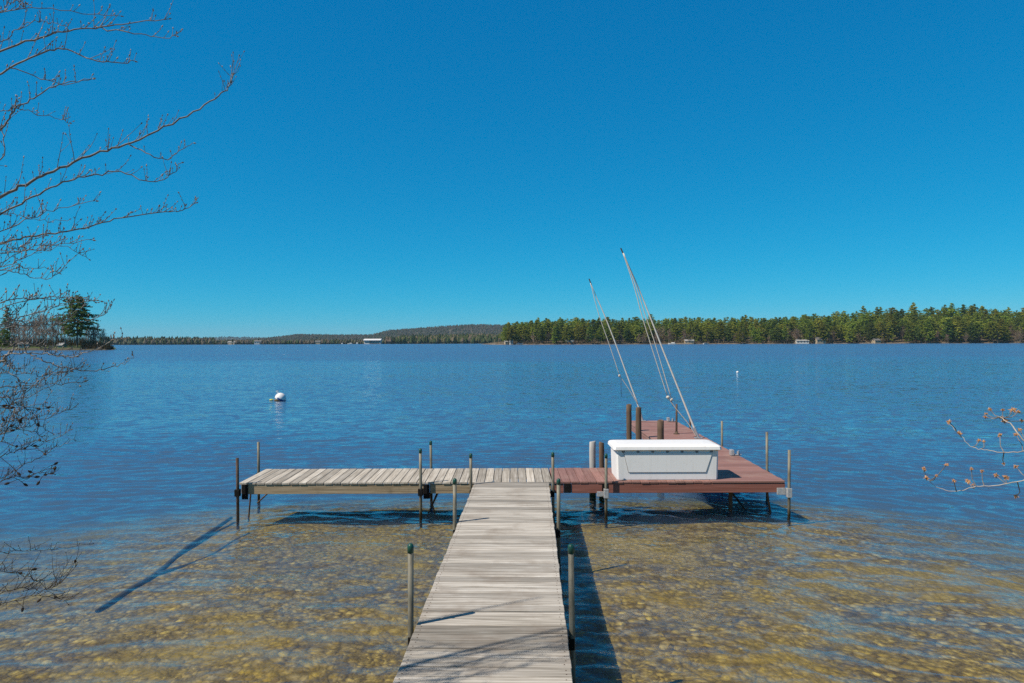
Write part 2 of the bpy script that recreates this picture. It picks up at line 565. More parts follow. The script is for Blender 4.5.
def water_mat():
    t = NT('lake_water')
    g = t.n('ShaderNodeNewGeometry')
    # ripples finer than the mesh
    v1 = t.pos((1.0, 1.55, 1.0), (0, 0, R(9)))
    v2 = t.pos((1.0, 1.9, 1.0), (0, 0, R(-14)))
    n1 = t.noise(v1, 4.6, 4, 0.58, 0.35)
    n2 = t.noise(v2, 1.5, 3, 0.5, 0.3)
    gust = t.noise(t.pos((0.012, 0.034, 1.0), (0, 0, R(4))), 1.0, 5, 0.65)
    gs = t.ramp(gust, [(0.30, 0.60), (0.50, 1.0), (0.70, 1.5)])
    # out on the open lake the wind has raised a rougher, darker band
    sy = t.n('ShaderNodeSeparateXYZ')
    t.l(g.outputs['Position'], sy.inputs[0])
    wy = t.math('ADD', sy.outputs[1], t.math('MULTIPLY', t.math('SUBTRACT', gust, 0.5), 90.0))
    band = t.ramp(t.math('DIVIDE', wy, 400.0), [(0.0, 0.0), (0.20, 0.0), (0.34, 1.0), (0.9, 1.0)])
    gs = t.math('MULTIPLY', gs, t.math('ADD', 1.0, t.math('MULTIPLY', band, BAND)))
    h = t.math('ADD', t.math('MULTIPLY', n1, 0.014), t.math('MULTIPLY', n2, 0.030))
    bp = t.n('ShaderNodeBump')
    bp.inputs['Strength'].default_value = 1.0
    bp.inputs['Distance'].default_value = 1.0
    t.l(h, bp.inputs['Height'])

    # tilt of the wavelets, as a vector, so that it stays true however far away they are
    def tilt(scale, rz, detail, k):
        nd = t.n('ShaderNodeTexNoise')
        nd.inputs['Scale'].default_value = 1.0
        nd.inputs['Detail'].default_value = detail
        nd.inputs['Roughness'].default_value = 0.6
        nd.inputs['Distortion'].default_value = 0.4
        t.l(t.pos(scale, (0, 0, rz)), nd.inputs['Vector'])
        sb = t.n('ShaderNodeVectorMath', operation='SUBTRACT')
        sb.inputs[1].default_value = (0.5, 0.5, 0.5)
        t.l(nd.outputs['Color'], sb.inputs[0])
        ml = t.n('ShaderNodeVectorMath', operation='MULTIPLY')
        ml.inputs[1].default_value = (k * 0.6, k, 0.0)
        t.l(sb.outputs[0], ml.inputs[0])
        return ml.outputs[0]

    def vadd(a, b):
        nd = t.n('ShaderNodeVectorMath', operation='ADD')
        t.l(a, nd.inputs[0])
        t.l(b, nd.inputs[1])
        return nd.outputs[0]

    tl = vadd(vadd(tilt((1.9, 2.3, 1.0), R(6), 3, TILT[0]), tilt((0.9, 1.3, 1.0), R(-8), 2, TILT[1])), tilt((0.10, 0.20, 1.0), R(5), 2, TILT[2]))

    # the short steep faces of the wind wavelets, leaning towards the shore
    def steep(scale, rz, lo, hi, k):
        f = t.noise(t.pos(scale, (0, 0, rz)), 1.0, 3, 0.55, 0.5)
        m_ = t.math('MULTIPLY', t.ramp(f, [(lo, 0.0), (hi, 1.0)]), -k)
        cx = t.n('ShaderNodeCombineXYZ')
        t.l(m_, cx.inputs[1])
        t.l(t.math('MULTIPLY', m_, 0.25), cx.inputs[0])
        return cx.outputs[0]

    tl = vadd(tl, vadd(steep((2.4, 3.4, 1.0), R(5), 0.52, 0.66, STEEP[0]), steep((1.0, 1.7, 1.0), R(-7), 0.54, 0.68, STEEP[1])))
    sc_ = t.n('ShaderNodeVectorMath', operation='SCALE')
    t.l(tl, sc_.inputs[0])
    t.l(gs, sc_.inputs['Scale'])
    # out in the wind the wavelets lean downwind, towards the shore
    lean = t.n('ShaderNodeCombineXYZ')
    t.l(t.math('MULTIPLY', band, -0.11), lean.inputs[1])
    nrm = t.n('ShaderNodeVectorMath', operation='NORMALIZE')
    t.l(vadd(vadd(bp.outputs[0], sc_.outputs[0]), lean.outputs[0]), nrm.inputs[0])
    N = nrm.outputs[0]
    fr = t.n('ShaderNodeFresnel')
    fr.inputs['IOR'].default_value = 1.60
    t.l(N, fr.inputs['Normal'])
    gl = t.n('ShaderNodeBsdfGlossy')
    gl.inputs['Roughness'].default_value = 0.08
    gl.inputs['Color'].default_value = (1, 1, 1, 1)
    t.l(N, gl.inputs['Normal'])
    tr = t.n('ShaderNodeBsdfTransparent')
    mx = t.n('ShaderNodeMixShader')
    # seen from inside a crest the surface lets the ray out
    t.l(t.math('MULTIPLY', fr.outputs[0], t.math('SUBTRACT', 1.0, g.outputs['Backfacing'])), mx.inputs[0])
    t.l(tr.outputs[0], mx.inputs[1])
    t.l(gl.outputs[0], mx.inputs[2])
    t.l(mx.outputs[0], t.out.inputs['Surface'])
    ab = t.n('ShaderNodeVolumeAbsorption')
    ab.inputs['Color'].default_value = (0.50, 0.72, 0.86, 1)
    ab.inputs['Density'].default_value = 0.75
    sc = t.n('ShaderNodeVolumeScatter')
    sc.inputs['Color'].default_value = (0.34, 0.58, 1.0, 1)
    sc.inputs['Density'].default_value = 0.24
    ads = t.n('ShaderNodeAddShader')
    t.l(ab.outputs[0], ads.inputs[0])
    t.l(sc.outputs[0], ads.inputs[1])
    t.l(ads.outputs[0], t.out.inputs['Volume'])
    return t.m


STEEP = (0.27, 0.17)
BAND = 1.8
TILT = (0.40, 0.24, 0.08)
M['water'] = water_mat()


# ------------------------------------------------------------------ sky and sun
EL = R(50.0)
AZ = math.atan2(-0.89, -0.45)                 # clockwise from +Y
sunv = Vector((math.sin(AZ) * math.cos(EL), math.cos(AZ) * math.cos(EL), math.sin(EL)))
w = bpy.data.worlds.new('World')
scene.world = w
w.use_nodes = True
nt = w.node_tree
nt.nodes.clear()
wo = nt.nodes.new('ShaderNodeOutputWorld')
bg = nt.nodes.new('ShaderNodeBackground')
sky = nt.nodes.new('ShaderNodeTexSky')
sky.sky_type = 'NISHITA'
sky.sun_disc = False
sky.sun_elevation = EL
sky.sun_rotation = AZ % (2 * math.pi)
sky.altitude = 3000
sky.air_density = 1.0
sky.dust_density = 0.0
sky.ozone_density = 4.0
# the photograph's strong blue rendition of the sky: a tone curve for each channel of the sky colour
STR = 0.12
sp3 = nt.nodes.new('ShaderNodeSeparateColor')
cb3 = nt.nodes.new('ShaderNodeCombineColor')
nt.links.new(sky.outputs[0], sp3.inputs[0])
for i, (k, g) in enumerate(((0.32, 2.8), (0.545, 0.675), (0.705, 0.48))):
    pw = nt.nodes.new('ShaderNodeMath')
    pw.operation = 'POWER'
    pw.inputs[1].default_value = g
    nt.links.new(sp3.outputs[i], pw.inputs[0])
    ml = nt.nodes.new('ShaderNodeMath')
    ml.operation = 'MULTIPLY'
    ml.inputs[1].default_value = k * STR ** (g - 1.0)
    nt.links.new(pw.outputs[0], ml.inputs[0])
    cap = nt.nodes.new('ShaderNodeMath')
    cap.operation = 'MINIMUM'
    cap.inputs[1].default_value = (0.16, 0.54, 0.72)[i] / STR
    nt.links.new(ml.outputs[0], cap.inputs[0])
    nt.links.new(cap.outputs[0], cb3.inputs[i])
# overhead sky, out of frame, dimmed towards grey-blue to cut blue fill in shade
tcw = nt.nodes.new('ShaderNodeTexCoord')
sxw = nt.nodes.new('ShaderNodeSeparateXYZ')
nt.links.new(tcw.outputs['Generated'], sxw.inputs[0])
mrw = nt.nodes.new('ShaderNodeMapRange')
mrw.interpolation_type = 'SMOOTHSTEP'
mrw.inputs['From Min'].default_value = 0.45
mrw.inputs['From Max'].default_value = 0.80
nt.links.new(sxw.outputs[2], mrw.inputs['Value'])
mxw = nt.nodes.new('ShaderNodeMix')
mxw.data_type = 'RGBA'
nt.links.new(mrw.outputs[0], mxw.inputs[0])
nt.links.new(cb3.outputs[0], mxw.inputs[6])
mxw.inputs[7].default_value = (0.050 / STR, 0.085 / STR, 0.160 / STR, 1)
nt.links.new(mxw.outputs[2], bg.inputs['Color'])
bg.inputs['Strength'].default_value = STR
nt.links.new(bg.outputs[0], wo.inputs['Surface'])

sl = bpy.data.lights.new('sun', 'SUN')
sl.energy = 5.0
sl.angle = R(0.53)
sl.color = (1.0, 0.89, 0.76)
so = bpy.data.objects.new('sun', sl)
C.objects.link(so)
so.rotation_euler = sunv.to_track_quat('Z', 'Y').to_euler()
so.location = (-20, -10, 30)


# ------------------------------------------------------------------ water and lake bed
def axis_coords(lo, hi, step, grow, far_lo, far_hi):
    a = list(np.arange(lo, hi + step * 0.5, step))
    s = step
    x = a[-1]
    while x < far_hi:
        s *= grow
        x += s
        a.append(x)
    s = step
    x = a[0]
    pre = []
    while x > far_lo:
        s *= grow
        x -= s
        pre.append(x)
    return np.array(pre[::-1] + a)


def grid_mesh(name, xs, ys, Z, mat, skirt=None):
    ny, nx = Z.shape
    X, Y = np.meshgrid(xs, ys)
    co = np.stack([X, Y, Z], -1).reshape(-1, 3)
    idx = np.arange(nx * ny).reshape(ny, nx)
    q = np.stack([idx[:-1, :-1], idx[:-1, 1:], idx[1:, 1:], idx[1:, :-1]], -1).reshape(-1, 4)
    extra = []
    ngon = None
    if skirt is not None:
        ring = np.concatenate([idx[0, :], idx[1:, -1], idx[-1, :-1][::-1], idx[1:-1, 0][::-1]])
        low = co[ring].copy()
        low[:, 2] = skirt
        base = len(co)
        co = np.concatenate([co, low])
        m = len(ring)
        k = np.arange(m)
        k2 = (k + 1) % m
        extra = np.stack([ring[k], base + k, base + k2, ring[k2]], -1)
        q = np.concatenate([q, extra])
        ngon = (base + k)[::-1]
    me = bpy.data.meshes.new(name)
    me.vertices.add(len(co))
    me.vertices.foreach_set('co', co.astype(np.float32).ravel())
    nl = q.size + (len(ngon) if ngon is not None else 0)
    npoly = len(q) + (1 if ngon is not None else 0)
    me.loops.add(nl)
    li = q.ravel()
    starts = np.arange(len(q)) * 4
    if ngon is not None:
        li = np.concatenate([li, ngon])
        starts = np.concatenate([starts, [q.size]])
    me.loops.foreach_set('vertex_index', li.astype(np.int32))
    me.polygons.add(npoly)
    me.polygons.foreach_set('loop_start', starts.astype(np.int32))
    me.update(calc_edges=True)
    sm = np.zeros(npoly, dtype=bool)
    sm[:(ny - 1) * (nx - 1)] = True
    me.polygons.foreach_set('use_smooth', sm)
    me.materials.append(mat)
    me.validate()
    o = bpy.data.objects.new(name, me)
    C.objects.link(o)
    return o


FAR = 7000.0
xs = axis_coords(-11, 11, 0.055, 1.065, -FAR, FAR)
ys = axis_coords(4.6, 17, 0.045, 1.025, -60, FAR)
Xg, Yg = np.meshgrid(xs, ys)
DX = np.gradient(xs)[None, :] * np.ones_like(Yg)
DY = np.gradient(ys)[:, None] * np.ones_like(Xg)
sp = np.maximum(DX, DY)
rs = np.random.RandomState(5)
Zw = np.zeros_like(Xg)
NW = 64
warpx = Xg + 0.35 * np.sin(0.9 * Yg + 0.5 * Xg) + 0.2 * np.sin(1.7 * Xg - 0.6 * Yg)
warpy = Yg + 0.25 * np.sin(0.7 * Xg + 1.1) + 0.15 * np.sin(1.9 * Yg + 0.8 * Xg)
mod = 0.75 + 0.45 * np.sin(0.33 * Xg + 0.21 * Yg + 0.5) * np.sin(0.27 * Yg - 0.19 * Xg + 1.3)
wR = np.clip((Xg + 0.5) / 4.0, 0, 1)
wR = wR * wR * (3 - 2 * wR)
for k in range(NW):
    grp = k % 4                                   # 0: all over, short; 1: all over, long; 2: left train; 3: right train
    if grp < 2:
        lam = math.exp(rs.uniform(math.log(0.16), math.log(0.42))) if grp == 0 else math.exp(rs.uniform(math.log(0.55), math.log(1.3)))
        ang = rs.normal(R(262), R(26))
        wgt = 1.0
    else:
        lam = math.exp(rs.uniform(math.log(0.26), math.log(0.52)))
        ang = rs.normal(R(272) if grp == 2 else R(236), R(12))
        wgt = (1 - wR) if grp == 2 else wR
    kx, ky = math.cos(ang) * 2 * math.pi / lam, math.sin(ang) * 2 * math.pi / lam
    slope = (0.13, 0.06, 0.19, 0.20)[grp] * math.sqrt(2.0 / (NW / 4))
    amp = slope * lam / (2 * math.pi)
    fade = np.clip(lam / (sp * 2.6) - 0.6, 0, 1)
    ph = kx * warpx + ky * warpy + rs.uniform(0, 6.28)
    s_ = np.sin(ph)
    Zw += amp * fade * wgt * (s_ + 0.22 * np.cos(2 * ph))
Zw *= mod * (0.75 + 0.25 * np.clip((24.0 - Yg) / 12.0, 0, 1))
water = grid_mesh('lake_water', xs, ys, Zw, M['water'], skirt=-12.0)
tag(water, 'rippled blue lake water, clear and shallow near the dock', kind='structure')

bx = axis_coords(-14, 14, 0.25, 1.10, -FAR - 400, FAR + 400)
by = axis_coords(-6, 22, 0.2, 1.08, -120, FAR + 400)
BX, BY = np.meshgrid(bx, by)
prof_y = [-120, -8, 0, 3.0, 4.3, 5.7, 8.0, 11.0, 12.2, 13.5, 15.5, 18.0, 25.0, 45.0, 90.0, 8000]
prof_z = [5.0, 1.0, 0.55, 0.28, 0.03, -0.11, -0.12, -0.15, -0.22, -0.36, -0.72, -1.4, -2.8, -5.0, -8.0, -9.5]
BZ = np.interp(BY, prof_y, prof_z)
side = np.clip((np.abs(BX - 0.4) - 4.7) / 6.0, 0, 1) * np.clip((BY - 5.5) / 5.0, 0, 1) * np.clip((20.0 - BY) / 5.0, 0, 1)
BZ -= 0.55 * side
near = np.exp(-((BY - 8) / 14.0) ** 2)
BZ += near * 0.6 * (0.025 * np.sin(1.3 * BX + 0.7 * BY) + 0.02 * np.sin(2.9 * BX - 1.9 * BY + 1) + 0.012 * np.sin(5.1 * BY + 3.3 * BX))
bed = grid_mesh('lake_bed', bx, by, BZ, M['bed'])
tag(bed, 'golden brown cobbles and gravel under the shallow water', kind='structure')

# ------------------------------------------------------------------ docks
T0, T1 = 11.06, 12.26           # front and back edge of the cross dock


def boards(mb, a0, a1, b0, b1, across, width=0.138, gap=0.010, zt=DECK, th=0.034, jit=0.004, rg=rnd, nails=False):
    """deck boards: across='x' runs boards along x and steps along y"""
    n = max(1, int(round((a1 - a0) / width)))
    st = (a1 - a0) / n
    for i in range(n):
        p0, p1 = a0 + i * st + gap / 2, a0 + (i + 1) * st - gap / 2
        e0, e1 = b0 + rg.uniform(-jit, jit) * 1.2, b1 + rg.uniform(-jit, jit) * 1.2
        z = zt + rg.uniform(-jit, jit) * 0.7
        if across == 'x':
            mb.box(e0, e1, p0, p1, z - th, z, 0.004)
            if nails:
                mb.mi = 1
                for xx in (b0 + 0.04, b1 - 0.04):
                    for f in (0.25, 0.75):
                        cx, cy = xx + rg.uniform(-.008, .008), p0 + (p1 - p0) * f + rg.uniform(-.008, .008)
                        mb.box(cx - 0.0045, cx + 0.0045, cy - 0.0045, cy + 0.0045, z - 0.004, z + 0.0012)
                mb.mi = 0
        else:
            mb.box(p0, p1, e0, e1, z - th, z, 0.004)


def bottom(y):
    return float(np.interp(y, prof_y, prof_z)) - 0.45


def post(parent, x, y, top, mat='pipe', cap=True, r=0.0235, low=None, wy=None, foot=False):
    """a pipe leg; a capped one gets a green plastic cap"""
    m = MB()
    z0 = bottom(y if wy is None else wy) if low is None else low
    lean = rnd.uniform(-0.006, 0.006), rnd.uniform(-0.006, 0.006)
    m.tube([(x - lean[0] * 1.2, y - lean[1], z0), (x, y, DECK), (x + lean[0], y + lean[1], top)], r, 12)
    if foot:
        m.lathe((x, y, low), [(0.075, 0.0), (0.075, 0.012), (0.04, 0.016), (0.038, 0.06)], 14)
    p = m.build('post', M[mat], parent, True)
    for e in p.data.polygons:
        if len(e.vertices) > 4:
            e.use_smooth = False
    if cap:
        c = MB()
        rr = r * 1.1
        c.lathe((x + lean[0], y + lean[1], top - 0.05), [(rr, 0), (rr * 1.02, 0.045), (rr * 0.9, 0.062), (rr * 0.5, 0.072), (0.003, 0.075)], 12)
        c.build('cap', M['green_cap'], p, True)
    return p


# walkway (turned a little, like the photograph's)
wk_a = math.atan2(-0.029, 1.0)
walk = thing('wooden_walkway', 'long weathered grey plank walkway running out from the shore to the cross dock', 'walkway', (-0.012, 11.05, 0), wk_a)
m = MB()
boards(m, -5.30, -0.003, -0.60, 0.60, 'x', nails=True)
m.build('deck', [M['wood_walk'], M['rusty']], walk)
m = MB()
boards(m, -10.9, -5.312, -0.60, 0.60, 'x', jit=0.003, nails=True)
m.build('deck', [M['wood_near'], M['rusty']], walk)
for y0, y1 in ((-5.30, -0.01), (-10.9, -5.32)):
    for s in (-1, 1):
        m = MB()
        x0 = s * 0.585
        m.box(min(x0, x0 - s * 0.045), max(x0, x0 - s * 0.045), y0, y1, DECK - 0.19, DECK - 0.042, 0.004)
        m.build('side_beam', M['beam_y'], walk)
    k = y0 + 0.05
    while k < y1 - 0.05:
        m = MB()
        m.box(-0.53, 0.53, k, k + 0.045, DECK - 0.185, DECK - 0.045)
        m.build('cross_beam', M['beam_y'], walk)
        k += 1.02
for yd, top, xs2 in ((5.45, DECK + 0.63, (-1, 1)), (8.57, DECK + 0.53, (-1, 1)), (10.86, 1.04, (-1,)), (10.80, 1.07, (1,)), (2.2, DECK + 0.6, (-1, 1))):
    for s in xs2:
        ly = yd - 11.05
        off = 0.645 if s < 0 else (0.66 if yd > 8 else 0.645)
        p = post(walk, s * off, ly, top, 'pipe', True, wy=yd)
        b = MB()
        xi = 0.59 * s
        b.box(min(xi, s * (off + 0.02)), max(xi, s * (off + 0.02)), ly - 0.03, ly + 0.03, DECK - 0.18, DECK - 0.09, 0.005)
        b.build('bracket', M['black_iron'], p)

# grey cross dock on the left
cross = thing('wooden_dock_section', 'weathered plank dock section reaching left from the end of the walkway', 'dock', (0, 0, 0))
m = MB()
boards(m, -4.43, 0.645, T0, T1, 'y', 0.138, jit=0.003)
m.build('deck', M['wood_cross'], cross)
for a, b in ((-4.30, -1.42), (-1.33, 0.63)):
    m = MB()
    m.box(a, b, T0 + 0.012, T0 + 0.055, DECK - 0.19, DECK - 0.040, 0.004)
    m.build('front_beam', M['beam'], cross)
m = MB()
m.box(-4.42, 0.63, T1 - 0.055, T1 - 0.012, DECK - 0.19, DECK - 0.040, 0.004)
m.build('back_beam', M['beam'], cross)
m = MB()
m.box(-4.42, -4.375, T0 + 0.06, T1 - 0.06, DECK - 0.19, DECK - 0.040, 0.004)
m.build('end_beam', M['beam_y'], cross)
x = -3.6
while x < 0.5:
    m = MB()
    m.box(x, x + 0.045, T0 + 0.06, T1 - 0.06, DECK - 0.185, DECK - 0.043)
    m.build('cross_beam', M['beam_y'], cross)
    x += 0.85
for px, py, Y, mat, cap in ((237.5, 458, 10.98, 'rusty', False), (258.5, 442, 12.36, 'pipe', False), (420.5, 450, 10.98, 'pipe', True), (431.0, 442, 12.36, 'pipe', True)):
    q = at(px, py, Y)
    p = post(cross, q.x, Y, q.z, mat, cap)
    fr = Y < 12
    b = MB()
    yb = T0 + 0.004 if fr else T1 + 0.006
    b.box(q.x - 0.04, q.x + 0.04, Y - 0.04, Y + 0.04, DECK - 0.20, DECK - 0.09, 0.006)
    if fr:
        xa = q.x + 0.035
        b.box(xa, xa + 0.10, T0 - 0.006, T0 + 0.010, DECK - 0.27, DECK - 0.038, 0.003)
    b.build('bracket', M['black_iron'], p)
for xa, ya, za, xb, yb, zb in ((-4.28, T0 + 0.1, DECK - 0.2, -4.34, T0 + 0.15, -0.1), (-4.12, T1 - 0.1, DECK - 0.2, -4.44, T1 - 0.4, 0.05),
                               (-1.36, T0 + 0.1, DECK - 0.2, -1.28, T0 + 0.35, -0.1), (-1.22, T0 + 0.5, DECK - 0.2, -1.42, T0 + 0.25, -0.05), (-1.25, T1 - 0.15, DECK - 0.2, -1.40, T0 + 0.75, 0.0), (-3.75, T1 - 0.1, DECK - 0.2, -3.70, T1 - 0.1, 0.30)):
    b = MB()
    b.tube([(xa, ya, za), (xb, yb, zb)], 0.013, 8)
    b.build('brace', M['rusty'], cross)

# red L-shaped dock on the right
red = thing('red_painted_dock', 'dull red painted dock forming an L to the right of the walkway', 'dock', (0, 0, 0))
XR = 4.42
m = MB()
boards(m, 0.66, 3.22, T0, T1, 'y', 0.142, 0.006)
m.build('deck', M['red_y'], red)
ang = 0.029
fing = bpy.data.objects.new('finger_deck', None)
bpy.data.objects.remove(fing)
# the finger runs back from the corner; boards lie across it
m = MB()
nb = int((19.72 - T0) / 0.142)
for i in range(nb):
    y0 = T0 + i * 0.142
    y1 = y0 + 0.136
    sh = ang * (y0 - T0)
    z = DECK + rnd.uniform(-0.002, 0.002)
    m.box(3.228 + sh * 0.2, XR + sh + rnd.uniform(-0.008, 0.008), y0, y1, z - 0.034, z, 0.004)
m.build('finger_deck', M['red_x'], red)
for a, b in ((0.66, 0.83), (0.96, 1.455), (1.555, XR)):
    m = MB()
    m.box(a, b, T0 + 0.010, T0 + 0.055, DECK - 0.19, DECK - 0.038, 0.004)
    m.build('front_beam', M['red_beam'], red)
m = MB()
m.box(0.66, 3.18, T1 - 0.055, T1 - 0.010, DECK - 0.19, DECK - 0.040, 0.004)
m.build('back_beam', M['red_x'], red)
for s, x0 in (('l', 3.24), ('r', XR - 0.055)):
    m = MB()
    k = 1.0 if s == 'r' else 0.2
    ya, yb = (T1 + 0.0 if s == 'l' else T0 + 0.06), T0 + nb * 0.142 - 0.06
    xa, xb = x0 + ang * (ya - T0) * k, x0 + ang * (yb - T0) * k
    m.add([(xa, ya, DECK - 0.19), (xa + 0.045, ya, DECK - 0.19), (xb + 0.045, yb, DECK - 0.19), (xb, yb, DECK - 0.19),
           (xa, ya, DECK - 0.04), (xa + 0.045, ya, DECK - 0.04), (xb + 0.045, yb, DECK - 0.04), (xb, yb, DECK - 0.04)],
          [(0, 3, 2, 1), (4, 5, 6, 7), (0, 1, 5, 4), (2, 3, 7, 6), (1, 2, 6, 5), (0, 4, 7, 3)])
    m.build('side_beam', M['red_y'], red)
for a, b in ((0.835, 0.955), (1.46, 1.55)):
    m = MB()
    m.box(a, b, T0 + 0.002, T0 + 0.05, DECK - 0.185, DECK - 0.04, 0.004)
    m.build('bracket', M['black_iron'], red)
for px, py, Y, mat in ((606, 455, 10.98, 'pipe'), (789, 450, 10.98, 'pipe'), (767, 432, 12.2, 'pipe'), (720.5, 421, 14.9, 'pipe'), (689.5, 417, 17.9, 'rusty')):
    q = at(px, py, Y)
    xx = q.x
    if Y > 12:
        xx = max(q.x, XR + ang * (Y - T0) + 0.045)
    p = post(red, xx, Y, q.z, mat, px == 606)
    b = MB()
    if Y < 12:
        s = -1 if px > 700 else 1
        b.box(xx - 0.038, xx + 0.038, Y - 0.038, Y + 0.038, DECK - 0.25, DECK - 0.10, 0.006)
        if px > 700:
            b.box(xx - 0.17, xx - 0.03, T0 - 0.028, T0 + 0.002, DECK - 0.22, DECK - 0.11, 0.004)
        else:
            b.box(xx - 0.14, xx - 0.03, T0 - 0.028, T0 + 0.002, DECK - 0.24, DECK - 0.16, 0.004)
        b.build('bracket', M['galv'], p)
    else:
        b.box(xx - 0.045, xx + 0.036, Y - 0.036, Y + 0.036, DECK - 0.17, DECK - 0.06, 0.005)
        b.build('bracket', M['black_iron'], p)
q = on_plane(676.5, 434, DECK)
top = at(676.5, 404, q.y)
post(red, q.x, q.y, top.z, 'rusty', False, 0.024, low=DECK + 0.003, foot=True)
for xa, ya, za, xb, yb, zb in ((4.18, T0 + 0.15, DECK - 0.2, 4.30, T0 + 0.3, -0.1), (3.72, T1 - 0.1, DECK - 0.2, 3.98, T1 - 0.6, -0.05), (3.66, T0 + 0.4, DECK - 0.2, 3.66, T0 + 0.42, -0.7)):
    b = MB()
    b.tube([(xa, ya, za), (xb, yb, zb)], 0.016 if xa != 3.66 else 0.035, 8)
    b.build('brace', M['rusty'], red)
# cleats: a grey casting with a low horn
for px, py in ((735, 455.5), (670.5, 421.6)):
    q = on_plane(px, py, DECK)
    m = MB()
    m.box(q.x - 0.10, q.x - 0.03, q.y - 0.06, q.y + 0.06, DECK + 0.006, DECK + 0.12, 0.008)
    m.box(q.x - 0.03, q.x + 0.12, q.y - 0.05, q.y + 0.05, DECK + 0.006, DECK + 0.03, 0.006)
    m.tube([(q.x + 0.03, q.y - 0.07, DECK + 0.075), (q.x + 0.07, q.y, DECK + 0.085), (q.x + 0.10, q.y + 0.07, DECK + 0.075)], 0.018, 8)
    m.tube([(q.x + 0.07, q.y, DECK + 0.025), (q.x + 0.07, q.y, DECK + 0.08)], 0.02, 8)
    m.build('cleat', M['galv'], red)


# piles
def pile(name, label, x, y, top, r, mat, wet=True, group=None):
    t = thing(name, label, 'pile', (x, y, 0), 0, group)
    m = MB()
    n = 14
    pts, rad = [], []
    for i in range(7):
        f = i / 6
        pts.append((rnd.uniform(-0.004, 0.004), rnd.uniform(-0.004, 0.004), 0.12 + (top - 0.12) * f))
        rad.append(r * (1 + rnd.uniform(-0.03, 0.03)))
    pts.append((0, 0, top + 0.012))
    rad.append(r * 0.86)
    m.tube(pts, rad, n)
    o = m.build('shaft', M[mat], t, True)
    for e in o.data.polygons:
        if len(e.vertices) > 4:
            e.use_smooth = False
    m = MB()
    m.tube([(0, 0, bottom(y)), (0, 0, 0.0), (0, 0, 0.119)], [r * 1.06, r * 1.05, r * 1.02], n)
    m.build('wet_foot', M['pile_moss'], t, True)
    return t


g1 = 'dark mooring piles along the red finger dock'
pile('mooring_pile', 'tallest, farthest dark mooring pile at the left back corner of the red finger', 2.94, 17.2, at(629, 405, 17.2).z, 0.066, 'pile', group=g1)
pile('mooring_pile', 'dark mooring pile just below the shorter whip, middle of the row of three', 2.98, 16.1, at(638.5, 408, 16.1).z, 0.066, 'pile', group=g1)
pile('mooring_pile', 'dark mooring pile close behind the lid of the white dock box', 3.06, 14.1, at(661, 421, 14.1).z, 0.068, 'pile', group=g1)
g2 = 'pair of piles behind the red cross deck'
pile('bleached_pile', 'bleached grey pile standing behind the red deck beside a thinner brown one', at(592.5, 442, 12.46).x, 12.46, at(592.5, 442, 12.46).z, 0.058, 'pile_grey', group=g2)
pile('mooring_pile', 'thin brown pile pressed against the bleached grey pile behind the red deck', at(598.5, 443, 12.38).x + 0.06, 12.41, at(597.5, 443, 12.4).z, 0.046, 'pile', group=g2)

# ------------------------------------------------------------------ dock box
bxw = thing('dock_box', 'white fibreglass dock storage box with pale grey front on the red deck', 'storage box', (0, 0, DECK + 0.006))
B0, B1 = 1.695, 3.375
BY0, BY1 = 11.16, 11.80


def taper_box(mb, x0, x1, y0, y1, z0, z1, t):
    """walls leaning out towards the top"""
    vs = []
    for z, s in ((z0, t), (z0 + 0.03, t * 0.8), (z1, 0.0)):
        b = 0.03
        xa, xb, ya, yb = x0 + s, x1 - s, y0 + s * 0.3, y1 - s
        vs += [(xa + b, ya, z), (xb - b, ya, z), (xb, ya + b, z), (xb, yb - b, z), (xb - b, yb, z), (xa + b, yb, z), (xa, yb - b, z), (xa, ya + b, z)]
    fs = []
    for k in range(2):
        for i in range(8):
            j = (i + 1) % 8
            fs.append((k * 8 + i, k * 8 + j, k * 8 + 8 + j, k * 8 + 8 + i))
    fs.append(tuple(reversed(range(8))))
    fs.append(tuple(range(16, 24)))
    mb.add(vs, fs)


m = MB()
taper_box(m, B0, B1, BY0, BY1, 0.0, 0.485, 0.016)
m.build('body', M['box_grey'], bxw)
# raised trapezoid panel on the front with a dark reveal along its foot and sides
zt, zb = 0.435, 0.125
pa, pb, pc, pd = (B0 + 0.13, zt), (B1 - 0.11, zt), (B1 - 0.215, zb), (B0 + 0.205, zb)


def prism(mb, poly, y0, y1):
    n = len(poly)
    mb.add([(x, y0, z) for x, z in poly] + [(x, y1, z) for x, z in poly],
           [tuple(range(n)), tuple(reversed(range(n, 2 * n)))] + [(i, n + i, n + (i + 1) % n, (i + 1) % n) for i in range(n)])


m = MB()
prism(m, [pd, pc, pb, pa], BY0 - 0.010, BY0 + 0.02)
pn = m.build('front_panel', M['box_grey'], bxw)
m = MB()
e = 0.006
prism(m, [(pd[0] - e, pd[1] - e), (pc[0] + e, pc[1] - e), (pb[0] + e, pb[1] + 0.0), (pa[0] - e, pa[1] + 0.0)], BY0 - 0.003, BY0 + 0.015)
m.build('panel_reveal', M['box_seam'], pn)
m = MB()
